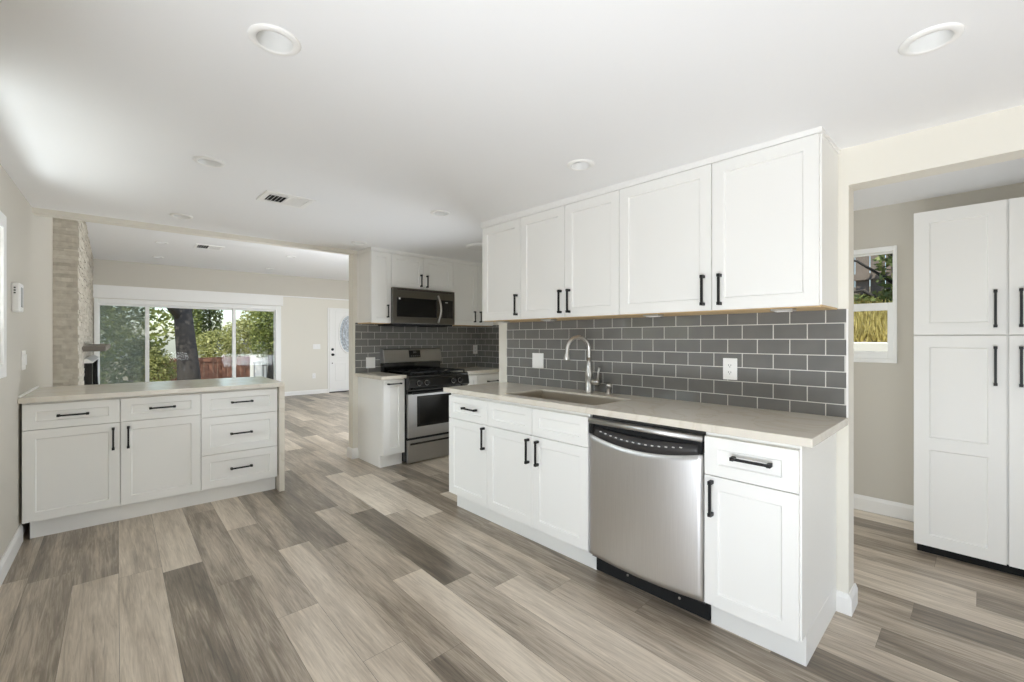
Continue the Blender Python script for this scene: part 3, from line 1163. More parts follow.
# dishwasher
D0, D1 = 0.8365, 1.4556
t = thing('dishwasher', 'stainless steel dishwasher with bowed door between white base cabinets', 'dishwasher', (2.2, 1.145, 0))
part('tub', box(XF + 0.03, XW - 0.01, D0 + 0.004, D1 - 0.004, 0.10, 0.872), M['dark_plastic'], t)
part('toe_kick', box(XT - 0.01, XT + 0.01, D0 + 0.002, D1 - 0.002, 0.01, 0.115), M['gap'], t, label='black toe panel')
for yy in (D0 + 0.14, D1 - 0.2):
    part('screw', MB().lathe([(0.006, 0), (0.006, -0.004)], (XT - 0.011, yy, 0.055), 'x', 10), M['chrome'], t)


def bow(y):
    q = (y - (D0 + D1) / 2) / ((D1 - D0) / 2)
    return 0.030 * (1 - q * q)


def ztop(y):
    q = (y - (D0 + D1) / 2) / ((D1 - D0) / 2)
    return 0.739 + 0.036 * q * q


m_ = MB(); m_.sm = True
N = 28
ys = [D0 + 0.003 + (D1 - D0 - 0.006) * i / N for i in range(N + 1)]
zs = [0, .012, .05, .2, .4, .6, .8, .95, .985, 1]
zlo = 0.116
v, f = [], []
for y in ys:
    for q in zs:
        x = XF + 0.006 - bow(y) - 0.002
        if q in (0, 1): x += 0.012
        v.append((x, y, zlo + (ztop(y) - zlo) * q))
nz = len(zs)
for i in range(N):
    for j in range(nz - 1):
        f.append((i * nz + j, (i + 1) * nz + j, (i + 1) * nz + j + 1, i * nz + j + 1))
kb = len(v)
for y in ys:
    v += [(XF + 0.03, y, zlo), (XF + 0.03, y, ztop(y))]
for i in range(N):
    f.append((kb + 2 * i, kb + 2 * i + 1, kb + 2 * i + 3, kb + 2 * i + 2))
    f.append((i * nz + nz - 1, (i + 1) * nz + nz - 1, kb + 2 * i + 3, kb + 2 * i + 1))
    f.append((i * nz, kb + 2 * i, kb + 2 * i + 2, (i + 1) * nz))
for i, rv in ((0, 1), (N, 0)):
    f.append(tuple([i * nz + j for j in range(nz)] + [kb + 2 * i + 1, kb + 2 * i]))
m_.add(v, f)
part('door', m_, M['steel_z'], t, label='bowed stainless door')
# control panel: dark crescent that leans back above the door
m_ = MB(); m_.sm = True
v, f = [], []
y_in = [D0 + 0.02 + (D1 - D0 - 0.04) * i / N for i in range(N + 1)]


def zcp(y):
    q = (y - (D0 + D1) / 2) / ((D1 - D0) / 2 - 0.02)
    return 0.822 - 0.016 * (1 - q * q) - 0.012


for y in y_in:
    v += [(XF + 0.009 - bow(y), y, ztop(y) - 0.004), (XF + 0.020 - bow(y) * 0.8, y, zcp(y)), (XF + 0.034, y, zcp(y)), (XF + 0.034, y, ztop(y) - 0.004)]
for i in range(N):
    for j in range(3):
        f.append((4 * i + j, 4 * i + j + 1, 4 * i + 5 + j, 4 * i + 4 + j))
    f.append((4 * i, 4 * i + 4, 4 * i + 7, 4 * i + 3))
f += [(0, 1, 2, 3), (4 * N, 4 * N + 1, 4 * N + 2, 4 * N + 3)]
m_.add(v, f)
cp = part('control_panel', m_, M['dark_plastic'], t, label='dark crescent control panel')
for i in range(14):
    y = D1 - 0.075 - i * 0.034
    zz = ztop(y) + 0.030
    fr_ = (zz - ztop(y) + 0.004) / (zcp(y) - ztop(y) + 0.004)
    x = XF + 0.009 - bow(y) + fr_ * (0.011 + bow(y) * 0.2)
    m_ = MB()
    m_.box(x - 0.002, x + 0.004, y - 0.006, y + 0.006, zz - 0.0025, zz + 0.0025)
    part('button', m_, M['legend'], cp)
m_ = MB()
m_.box(XF + 0.02, XF + 0.034, D0 + 0.006, D1 - 0.006, ztop(D0) - 0.004, 0.835)
part('grip_recess', m_, M['gap'], t, label='black hand recess')
m_ = MB(); m_.sm = True
m_.extrude([(XF + 0.03, 0.826), (XF - 0.004, 0.826), (XF - 0.010, 0.832), (XF - 0.010, 0.846), (XF - 0.004, 0.852), (XF + 0.03, 0.852)], 'y', D0 + 0.004, D1 - 0.004)
part('top_trim', m_, M['steel_z'], t, label='stainless top strip')
for a0, a1 in ((D0 + 0.004, D0 + 0.02), (D1 - 0.02, D1 - 0.004)):
    part('side_cheek', box(XF - 0.002, XF + 0.03, a0, a1, ztop(D0) - 0.003, 0.827), M['gap'], t)

# wall cabinets over the sink
XU = 2.2205
UB, UT = 1.421, 2.152


def wall_cabinet(label, face, plane, back, a0, a1, z0, z1, fr='A'):
    P = fmap(face, plane)
    b = P((a0 + a1) / 2, -back / 2, z0)
    t = thing('wall_cabinet', label, 'cabinet', b, fr)
    u, v = P(a0, -0.021, z0), P(a1, -back, z1)
    m = MB()
    m.box(min(u[0], v[0]), max(u[0], v[0]), min(u[1], v[1]), max(u[1], v[1]), z0 + 0.006, z1)
    part('carcass', m, CABW, t)
    u, v = P(a0 + 0.002, -0.022, z0), P(a1 - 0.002, -back, z1)
    part('underside', box(min(u[0], v[0]), max(u[0], v[0]), min(u[1], v[1]), max(u[1], v[1]), z0 - 0.002, z0 + 0.006), M['wood_raw'], t, label='bare wood underside')
    return t


bk = XW - XU - 0.001
t = wall_cabinet('single door white wall cabinet at the far end over the sink run', 'x', XU, bk, 2.270, 2.700, UB, UT)
front(t, 'door', 'x', XU, 2.270, 2.700, UB, UT, (2.302, 1.527, True))
t = wall_cabinet('double door white wall cabinet above the sink', 'x', XU, bk, 1.4446, 2.270, UB, UT)
front(t, 'door', 'x', XU, 1.8565, 2.270, UB, UT, (1.887, 1.525, True))
front(t, 'door', 'x', XU, 1.4446, 1.8565, UB, UT, (1.815, 1.525, True))
t = wall_cabinet('double door white wall cabinet above the dishwasher, nearest the camera', 'x', XU, bk, 0.461, 1.4446, UB, UT)
front(t, 'door', 'x', XU, 0.9138, 1.4446, UB, UT, (0.953, 1.524, True))
front(t, 'door', 'x', XU, 0.466, 0.9138, UB, UT, (0.871, 1.522, True))
# closing strip up to the ceiling
m_ = MB()
m_.extrude([(XU - 0.004, UT), (XW, UT), (XW, 2.20), (XU - 0.012, 2.20), (XU - 0.010, UT + 0.012)], 'y', 0.455, 2.705)
m_.v = [(x, y, z if z < 2.18 else zc(y) + 0.001) for x, y, z in m_.v]
struct('trim_3', m_, M['trim'], label='white strip closing the sink wall cabinets to the ceiling', cat='trim')
# under cabinet lights
for i, y in enumerate((2.54, 2.06, 1.27, 0.62)):
    t = thing('puck_light', ['small puck light under the far single door wall cabinet', 'small puck light under the wall cabinet above the sink', 'small puck light under the wall cabinet above the dishwasher',
                             'small puck light under the wall cabinet end nearest the camera'][i], 'light', (2.30, y, UB - 0.012), group='puck lights under the sink wall cabinets')
    part('housing', box(2.26, 2.33, y - 0.045, y + 0.045, UB - 0.013, UB - 0.002), M['chrome'], t, 0.003)
    part('lens', box(2.27, 2.32, y - 0.03, y + 0.03, UB - 0.016, UB - 0.0125), M['plastic'], t)

# plates on the sink backsplash
def plate(name, label, cat, face, plane, a, z, w, h, kind, fr='A'):
    P = fmap(face, plane)

    def bx(a0, a1, d0, d1, z0, z1):
        u, v = P(a0, d0, z0), P(a1, d1, z1)
        return box(min(u[0], v[0]), max(u[0], v[0]), min(u[1], v[1]), max(u[1], v[1]), z0, z1)
    t = thing(name, label, cat, P(a, 0, z), fr)
    part('cover_plate', bx(a - w / 2, a + w / 2, 0, 0.006, z - h / 2, z + h / 2), M['plastic'], t, 0.002)
    if kind == 'rocker2' or kind == 'rocker1':
        for c in ((-w * 0.2, w * 0.2) if kind == 'rocker2' else (0,)):
            part('rocker', bx(a + c - 0.016, a + c + 0.016, 0.006, 0.0095, z - 0.033, z + 0.033), M['plastic'], t, 0.001)
    else:
        rc = part('receptacle', bx(a - 0.017, a + 0.017, 0.006, 0.0085, z - 0.034, z + 0.034), M['plastic'], t, 0.001)
        for dz in (-0.019, 0.019):
            s_ = MB()
            for da in (-0.006, 0.006):
                q = bx(a + da - 0.0012, a + da + 0.0012, 0.0085, 0.0088, z + dz - 0.002, z + dz + 0.006)
                s_.add(q.v, q.f)
            q = bx(a - 0.002, a + 0.002, 0.0085, 0.0088, z + dz - 0.010, z + dz - 0.006)
            s_.add(q.v, q.f)
            part('socket_slots', s_, M['gap'], rc)
    return t


TP = XW - 0.0095
plate('light_switch', 'white double rocker switch on the tile left of the faucet', 'switch', 'x', TP, 2.394, 1.110, 0.118, 0.118, 'rocker2')
plate('power_outlet', 'white outlet on the sink backsplash above the dishwasher', 'outlet', 'x', TP, 0.944, 1.116, 0.074, 0.118, 'outlet')

# ------------------------------------------------------------------ stove run (fronts look to -Y)
YFR = 4.03
t = base_cabinet('narrow white pull out base cabinet left of the stove', 'y', YFR, YS - YFR - 0.002, 2.055, 2.296, toe=0.06)
front(t, 'door', 'y', YFR, 2.057, 2.296, ZB, 0.873, (2.176, 0.832, False), rail=0.066, plength=0.15)
part('end_panel', box(2.055, 2.067, YFR + 0.0765, YS - 0.002, 0, ZB), CABW, t)
solo('countertop', box(2.024, 2.300, 4.0, YS - 0.001, ZCB, ZCT), M['quartz'], 'small cream quartz countertop left of the stove', 'countertop', (2.17, 4.3, ZCB), bevel=0.003)
t = base_cabinet('white base cabinet right of the stove, mostly hidden by the sink run', 'y', YFR, YS - YFR - 0.002, 3.075, 3.697, toe=0.06)
front(t, 'drawer', 'y', YFR, 3.253, 3.697, 0.68, 0.86, (3.475, 0.776, False), zr=0.048, plength=0.17)
front(t, 'door', 'y', YFR, 3.253, 3.697, ZB, 0.68, (3.30, 0.59, True))
front(t, 'filler_panel', 'y', YFR, 3.075, 3.253, ZB, 0.86, None)
solo('countertop', box(3.066, 3.699, 4.0, YS - 0.001, ZCB, ZCT), M['quartz'], 'cream quartz countertop in the corner right of the stove', 'countertop', (3.4, 4.3, ZCB), bevel=0.003)

# gas range
G0, G1 = 2.304, 3.060
YG = 3.99
t = thing('gas_range', 'stainless and black freestanding gas range', 'stove', ((G0 + G1) / 2, 4.28, 0))
part('body', box(G0, G1, YG + 0.03, YS - 0.012, 0.02, 0.885), M['gloss_black'], t, 0.003)
for x in (G0 + 0.05, G1 - 0.05):
    for y in (YG + 0.08, YS - 0.08):
        part('foot', MB().lathe([(0.018, 0), (0.018, 0.024)], (x, y, 0.0), 'z', 12), M['black'], t)
dr = part('storage_drawer', MB().extrude([(YG + 0.03, 0.012), (YG, 0.012), (YG, 0.205), (YG - 0.004, 0.215), (YG - 0.004, 0.243), (YG + 0.03, 0.243)], 'x', G0 + 0.004, G1 - 0.004), M['steel_x'], t, 0.002, label='stainless storage drawer')
m_ = MB()
m_.extrude([(YG - 0.0045, 0.192), (YG - 0.010, 0.196), (YG - 0.010, 0.209), (YG - 0.004, 0.212), (YG + 0.002, 0.2)], 'x', G0 + 0.03, G1 - 0.03)
part('finger_grip', m_, M['gloss_black'], dr, 0.002)
part('drawer_gap', box(G0 + 0.003, G1 - 0.003, YG + 0.01, YG + 0.03, 0.243, 0.268), M['gap'], t)
od = part('oven_door', box(G0 + 0.004, G1 - 0.004, YG - 0.005, YG + 0.03, 0.268, 0.715), M['steel_x'], t, 0.004, label='stainless oven door')
part('window', box(G0 + 0.108, G1 - 0.108, YG - 0.008, YG + 0.0, 0.372, 0.69), M['gloss_black'], od, 0.004, label='black oven window')
part('inner_pane', box(G0 + 0.145, G1 - 0.145, YG - 0.0088, YG - 0.0075, 0.402, 0.662), M['darkglass'], od)
m_ = MB(); m_.sm = True
m_.tube([(G0 + 0.03, YG - 0.045, 0.728), (G1 - 0.03, YG - 0.045, 0.728)], 0.012, 14)
for x in (G0 + 0.06, G1 - 0.06):
    m_.tube([(x, YG - 0.045, 0.728), (x, YG + 0.004, 0.722)], 0.010, 10)
part('handle', m_, M['black'], od, label='black oven handle')
part('vent_band', box(G0 + 0.004, G1 - 0.004, YG, YG + 0.03, 0.716, 0.758), M['gloss_black'], t)
m_ = MB()
m_.extrude([(YG + 0.04, 0.758), (YG - 0.012, 0.758), (YG - 0.045, 0.785), (YG - 0.03, 0.868), (YG - 0.02, 0.885), (YG + 0.04, 0.885)], 'x', G0 - 0.002, G1 + 0.002)
kp = part('knob_panel', m_, M['gloss_black'], t, 0.006, label='black sloped knob panel')
for x in (G0 + 0.115, G0 + 0.205, G1 - 0.215, G1 - 0.125):
    m_ = MB(); m_.sm = True
    m_.lathe([(0.023, 0), (0.023, -0.010), (0.018, -0.014), (0.016, -0.034), (0.012, -0.037)], (0, 0, 0), 'y', 18)
    m_.sm = False
    m_.box(-0.0045, 0.0045, -0.042, -0.010, -0.019, 0.019)
    a = math.radians(-10)
    m_.v = [(x + p[0], YG - 0.036 + p[1] * math.cos(a) - p[2] * math.sin(a), 0.826 + p[1] * math.sin(a) + p[2] * math.cos(a)) for p in m_.v]
    m_.cur = 0
    part('knob', m_, M['black'], t)
    m_ = MB()
    m_.lathe([(0.027, -0.001), (0.027, -0.003)], (0, 0, 0), 'y', 20)
    m_.v = [(x + p[0], YG - 0.036 + p[1] * math.cos(a) - p[2] * math.sin(a), 0.826 + p[1] * math.sin(a) + p[2] * math.cos(a)) for p in m_.v]
    part('knob_bezel', m_, M['chrome'], t)
ct = part('cooktop', box(G0 - 0.002, G1 + 0.002, YG - 0.02, YS - 0.10, 0.885, 0.905), M['gloss_black'], t, 0.006, label='black enamel cooktop')
for bx_, by_ in ((G0 + 0.2, 4.10), (G1 - 0.2, 4.10), (G0 + 0.2, 4.36), (G1 - 0.2, 4.36)):
    m_ = MB(); m_.sm = True
    m_.lathe([(0.05, 0), (0.05, 0.006), (0.036, 0.008), (0.036, 0.016), (0.03, 0.02)], (bx_, by_, 0.905), 'z', 20)
    part('burner', m_, M['iron'], ct)
for gx0, gx1 in ((G0 + 0.03, (G0 + G1) / 2 - 0.012), ((G0 + G1) / 2 + 0.012, G1 - 0.03)):
    m_ = MB()
    gz0, gz1 = 0.928, 0.938
    gy0, gy1 = 3.995, 4.47
    for y in (gy0, gy1 - 0.012, (gy0 + gy1) / 2 - 0.006):
        m_.box(gx0, gx1, y, y + 0.012, gz0, gz1)
    for x in (gx0, gx1 - 0.012):
        m_.box(x, x + 0.012, gy0, gy1, gz0, gz1)
    xm = (gx0 + gx1) / 2
    for yc in ((gy0 * 3 + gy1) / 4, (gy0 + gy1 * 3) / 4):
        m_.box(gx0, xm - 0.03, yc - 0.005, yc + 0.005, gz0, gz1).box(xm + 0.03, gx1, yc - 0.005, yc + 0.005, gz0, gz1)
        m_.box(xm - 0.005, xm + 0.005, yc - 0.11, yc - 0.03, gz0, gz1).box(xm - 0.005, xm + 0.005, yc + 0.03, yc + 0.11, gz0, gz1)
    for x in (gx0, gx1 - 0.012):
        for y in (gy0, gy1 - 0.012):
            m_.box(x, x + 0.012, y, y + 0.012, 0.904, gz0)
    part('grate', m_, M['iron'], ct, 0.002)
m_ = MB()
part('backguard_riser', box(G0 + 0.006, G1 - 0.006, 4.515, YS - 0.012, 0.885, 1.02), M['gloss_black'], t, 0.003, label='black riser below the backguard')
bg = part('backguard', MB().extrude([(4.495, 1.010), (4.487, 1.02), (4.512, 1.160), (4.525, 1.168), (YS - 0.012, 1.168), (YS - 0.012, 1.010)], 'x', G0, G1), M['steel_x'], t, 0.004, label='stainless backguard')
m_ = MB()
sl = lambda z: 4.487 + (z - 1.02) * 0.025 / 0.14
v = [(x, sl(z) - d, z) for d in (0.004, -0.01) for z in (1.068, 1.148) for x in (G0 + 0.315, G0 + 0.462)]
m_.add(v, [(0, 1, 3, 2), (4, 6, 7, 5), (0, 4, 5, 1), (2, 3, 7, 6), (0, 2, 6, 4), (1, 5, 7, 3)])
ds = part('display', m_, M['gloss_black'], bg, 0.001, label='black clock display')
m_ = MB()
for k in range(3):
    x = G0 + 0.372 + k * 0.013
    z = 1.118
    for p in ((0, 0, .009, .0015), (0, .009, .009, .0015), (0, .018, .009, .0015), (0, 0, .0015, .018), (.0075, 0, .0015, .018)):
        zz0 = z + p[1]
        m_.box(x + p[0], x + p[0] + p[2], sl(zz0) - 0.0052, sl(zz0) - 0.0035, zz0, zz0 + p[3])
part('digits', m_, M['grey_plastic'], ds)
m_ = MB()
for k in range(5):
    x = G0 + 0.336 + k * 0.025
    m_.box(x, x + 0.012, sl(1.085) - 0.0055, sl(1.085) - 0.003, 1.082, 1.087)
part('button_row', m_, M['grey_plastic'], ds)

# microwave over the range
W0, W1, WF = 2.262, 3.052, 4.215
MZ0, MZ1 = 1.442, 1.826
t = thing('microwave', 'stainless over the range microwave with black glass door', 'microwave', ((W0 + W1) / 2, 4.4, MZ0))
part('housing', box(W0 + 0.006, W1 - 0.006, WF + 0.03, YS - 0.014, MZ0, MZ1 - 0.004), M['dark_plastic'], t, 0.003)
part('front_frame', box(W0, W1, WF, WF + 0.03, MZ0 + 0.004, MZ1), M['steel_dark'], t, 0.004, label='stainless front')
part('door_glass', box(W0 + 0.046, W0 + 0.540, WF - 0.005, WF + 0.004, MZ0 + 0.075, MZ1 - 0.105), M['darkglass'], t, 0.003, label='black glass door window')
cpn = part('control_panel', box(W0 + 0.595, W1 - 0.03, WF - 0.005, WF + 0.004, MZ0 + 0.075, MZ1 - 0.105), M['gloss_black'], t, 0.002, label='black keypad panel')
m_ = MB()
for r_ in range(6):
    for q in range(3):
        x, z = W0 + 0.64 + q * 0.035, MZ0 + 0.09 + r_ * 0.018
        m_.box(x, x + 0.018, WF - 0.0056, WF - 0.0045, z, z + 0.005)
part('keypad', m_, M['dark_plastic'], cpn)
part('clock', box(W0 + 0.655, W0 + 0.69, WF - 0.0058, WF - 0.0045, MZ1 - 0.135, MZ1 - 0.125), M['legend'], cpn)
m_ = MB(); m_.sm = True
pts = []
for q in range(13):
    s_ = q / 12
    pts.append((W0 + 0.552 + 0.016 * math.sin(PI * s_), WF - 0.012 - 0.040 * math.sin(PI * s_), MZ0 + 0.02 + s_ * 0.305))
m_.tube(pts, 0.011, 12)
part('handle', m_, M['chrome'], t, label='curved steel handle')
m_ = MB()
for k in range(16):
    x = W0 + 0.05 + k * 0.044
    m_.box(x, x + 0.036, WF - 0.001, WF + 0.002, MZ1 - 0.022, MZ1 - 0.016)
part('vent_slots', m_, M['gap'], t)
part('sticker', box(W0 + 0.066, W0 + 0.084, WF - 0.0056, WF - 0.0045, MZ1 - 0.126, MZ1 - 0.108), M['plastic'], t, label='white sticker')
m_ = MB()
m_.box(W0 + 0.01, W1 - 0.01, WF + 0.035, YS - 0.03, MZ0 - 0.016, MZ0)
m_.box(W0 + 0.06, W0 + 0.3, WF + 0.06, YS - 0.06, MZ0 - 0.020, MZ0 - 0.014)
m_.box(W1 - 0.3, W1 - 0.06, WF + 0.06, YS - 0.06, MZ0 - 0.020, MZ0 - 0.014)
part('grease_filter', m_, M['gap'], t)

# wall cabinets of the stove wall
YU = 4.268
SB, ST = 1.446, 2.188
bk = YS - YU - 0.001
t = wall_cabinet('narrow white wall cabinet left of the microwave', 'y', YU, bk, 2.048, 2.270, SB, ST)
front(t, 'door', 'y', YU, 2.048, 2.270, SB, ST, (2.226, 1.572, True), rail=0.052, plength=0.135)
t = wall_cabinet('short double door white wall cabinet above the microwave', 'y', YU, bk, 2.270, 3.066, 1.829, ST)
front(t, 'door', 'y', YU, 2.270, 2.668, 1.829, ST, (2.628, 1.925, True), plength=0.135)
front(t, 'door', 'y', YU, 2.668, 3.066, 1.829, ST, (2.706, 1.922, True), plength=0.135)
t = wall_cabinet('white corner wall cabinet right of the microwave', 'y', YU, bk, 3.066, 3.698, SB, ST)
front(t, 'door', 'y', YU, 3.066, 3.435, SB, ST, (3.385, 1.552, True), plength=0.135)
front(t, 'door', 'y', YU, 3.435, 3.698, SB, ST, (3.475, 1.552, True), plength=0.135)
m_ = MB()
m_.extrude([(YU - 0.004, ST), (YS, ST), (YS, 2.20), (YU - 0.014, 2.20), (YU - 0.010, ST + 0.010)], 'x', 2.042, 3.698)
m_.v = [(x, y, z if z < 2.199 else zc(y) + 0.001) for x, y, z in m_.v]
struct('trim_4', m_, M['trim'], label='white strip closing the stove wall cabinets to the ceiling', cat='trim')
plate('light_switch', 'white double rocker switch on the tile left of the stove', 'switch', 'y', YS - 0.0095, 2.194, 1.02, 0.105, 0.118, 'rocker2')
plate('power_outlet', 'white outlet on the dark tile right of the stove', 'outlet', 'y', YS - 0.0095, 3.655, 1.142, 0.072, 0.118, 'outlet')

# ------------------------------------------------------------------ peninsula (frame B)
YP, YPB = 4.088, 4.80
PX0, PX1 = -0.473, 0.978
ZSP = 0.705
for a0, a1, hh, lab in ((PX0, -0.012, -0.048, 'white base cabinet of the peninsula against the left wall, drawer over door'), (-0.012, 0.448, 0.030, 'white base cabinet in the middle of the peninsula, drawer over door')):
    t = base_cabinet(lab, 'y', YP, 0.66, a0, a1, 'B', inset=0.028 if a0 < -0.1 else 0.0)
    front(t, 'drawer', 'y', YP, a0, a1, ZSP, 0.868, ((a0 + a1) / 2, 0.786, False), zr=0.048)
    front(t, 'door', 'y', YP, a0, a1, ZB, ZSP, (hh, 0.597, True))
t = base_cabinet('white three drawer base cabinet at the open end of the peninsula', 'y', YP, 0.66, 0.448, PX1, 'B')
front(t, 'drawer', 'y', YP, 0.448, PX1, 0.675, 0.868, (0.718, 0.780, False), zr=0.05)
front(t, 'drawer', 'y', YP, 0.448, PX1, 0.385, 0.675, (0.714, 0.533, False))
front(t, 'drawer', 'y', YP, 0.448, PX1, ZB, 0.385, (0.714, 0.258, False))
solo('countertop', box(XL + 0.002, 1.026, 4.054, 4.885, ZCB, ZCT), M['quartz'], 'cream quartz countertop on the peninsula beside the left wall', 'countertop', (0.28, 4.4, ZCB), 'B', bevel=0.003)
solo('end_panel', box(PX1 + 0.006, 1.026, 4.06, 4.885, 0.0, ZCB), M['quartz'], 'cream quartz panel standing at the open end of the peninsula', 'panel', (1.0, 4.4, 0), 'B', bevel=0.003)
solo('caulk_strip', box(XL + 0.001, XL + 0.012, 4.07, 4.885, ZCT, ZCT + 0.014), M['trim'], 'white sealing strip where the peninsula countertop meets the left wall', 'strip', (XL + 0.006, 4.4, ZCT), 'B', bevel=0.003)
solo('back_panel', box(PX0, PX1 + 0.004, 4.752, 4.77, 0.0, ZCB - 0.001), M['cabinet'], 'plain white panel on the living room side of the peninsula', 'panel', (0.25, 4.76, 0), 'B')

# plates and chime on the left wall (fronts look to +X): built with explicit boxes
t = thing('door_chime', 'white wall chime with a grey front panel on the left wall', 'chime', (XL, 3.9, 1.5), 'B')
part('housing', box(XL, XL + 0.037, 3.845, 3.965, 1.44, 1.610), M['plastic'], t, 0.008)
part('grille', box(XL + 0.037, XL + 0.040, 3.865, 3.925, 1.468, 1.585), M['grey_plastic'], t, 0.002, label='grey front panel')
m_ = MB()
for z in (1.55, 1.565, 1.58):
    m_.box(XL + 0.012, XL + 0.02, 3.8345, 3.836, z - 0.004, z + 0.004)
part('vent_holes', m_, M['gap'], t)
t = thing('light_switch', 'white rocker switch on the left wall above the peninsula', 'switch', (XL, 4.26, 1.145), 'B')
part('cover_plate', box(XL, XL + 0.006, 4.20, 4.32, 1.08, 1.205), M['plastic'], t, 0.002)
for y in (4.237, 4.283):
    part('rocker', box(XL + 0.006, XL + 0.013, y - 0.016, y + 0.016, 1.11, 1.18), M['plastic'], t, 0.002)
plate('light_switch', 'white triple switch plate on the far wall beside the front door', 'switch', 'y', YF, 3.405, 1.10, 0.165, 0.115, 'rocker2', 'B')
plate('power_outlet', 'white outlet low on the far living room wall', 'outlet', 'y', YF, 3.345, 0.42, 0.072, 0.118, 'outlet', 'B')

# ------------------------------------------------------------------ pantry in the laundry passage
XP = 3.57
t = thing('pantry_cabinet', 'tall white four door pantry cabinet with long black pulls', 'cabinet', (3.87, -0.1, 0))
PYa, PYm, PYb = 0.276, -0.101, -0.478
part('carcass', box(XP + 0.021, XR - 0.003, PYb, PYa, 0.06, 2.035), CABW, t)
part('toe_kick', box(XP + 0.06, XP + 0.08, PYb, PYa - 0.012, 0, 0.06), M['gap'], t, label='black toe space')
for a0, a1, h in ((PYm + 0.002, PYa, -0.056), (PYb, PYm - 0.002, -0.148)):
    front(t, 'upper_door', 'x', XP, a0, a1, 1.303, 2.035, (h, 1.446, True), rail=0.068, plength=0.205)
    front(t, 'lower_door', 'x', XP, a0, a1, 0.058, 1.301, (h, 1.134, True), rail=0.068, mids=((0.628, 0.70),), plength=0.215)

# ------------------------------------------------------------------ ceiling fittings
def downlight(x, y, z, label, fr='A', r=0.071, group=None):
    t = thing('recessed_downlight', label, 'ceiling light', (x, y, z), fr, group)
    m = MB(); m.sm = True
    m.lathe([(r, 0.0), (r + 0.001, -0.003), (r - 0.004, -0.007), (r * 0.74, -0.009), (r * 0.70, -0.006), (r * 0.70, 0.0)], (x, y, z), 'z', 40, caps=False)
    part('trim_ring', m, M['plastic'], t, label='white trim ring')
    m = MB(); m.sm = True
    m.lathe([(r * 0.70, -0.006), (r * 0.68, 0.012), (r * 0.62, 0.035), (r * 0.55, 0.055)], (x, y, z), 'z', 40, caps=False)
    part('baffle', m, M['lamp_inner'], t)
    m = MB()
    m.lathe([(r * 0.56, 0.053), (r * 0.56, 0.057)], (x, y, z), 'z', 32)
    part('lens', m, M['lamp_inner'], t)
    return t


KL = [(0.394, 1.462, 'recessed ceiling light nearest the camera on the left'), (1.797, 0.102, 'recessed ceiling light nearest the laundry opening'),
      (0.43, 2.74, 'recessed ceiling light between the left wall and the ceiling vent'), (1.826, 1.42, 'recessed ceiling light in front of the sink wall cabinets'),
      (1.825, 2.70, 'recessed ceiling light in front of the far single wall cabinet'), (0.475, 4.17, 'recessed ceiling light beside the cream beam'),
      (1.86, 4.14, 'recessed ceiling light beside the narrow stove wall cabinet')]
HOLES = []
for x, y, lab in KL:
    downlight(x, y, zc(y), lab, group='recessed lights of the kitchen ceiling')
    HOLES.append((x, y, zc(y), 'A'))
for x, y, lab in ((0.43, 8.289, 'living room ceiling light left of the far vent'), (0.461, 9.796, 'living room ceiling light above the left window panel'), (2.176, 8.222, 'living room ceiling light nearest the pillar'),
                  (2.222, 9.91, 'living room ceiling light above the right window panel')):
    downlight(x, y, 2.70, lab, 'B', 0.08, group='recessed lights of the living room ceiling')
    HOLES.append((x, y, 2.70, 'B'))
# holes in the ceilings for the downlights
cut = MB()
for x, y, z, fr in HOLES:
    X, Y = rot(x, y, fr)
    cut.lathe([(0.051, -0.05), (0.051, 0.07)], (X, Y, z), 'z', 32)
cme = cut.mesh('cutter', [], (0, 0, 0))
co = bpy.data.objects.new('cutter', cme)
COL.objects.link(co)
for o in [q for q in bpy.data.objects if q.name.startswith('ceiling') and q.type == 'MESH' and 'laundry' not in q['label']]:
    b = o.modifiers.new('holes', 'BOOLEAN')
    b.object = co
    b.solver = 'EXACT'
    dg = bpy.context.evaluated_depsgraph_get()
    me = bpy.data.meshes.new_from_object(o.evaluated_get(dg))
    o.modifiers.remove(b)
    o.data = me
bpy.data.objects.remove(co, do_unlink=True)


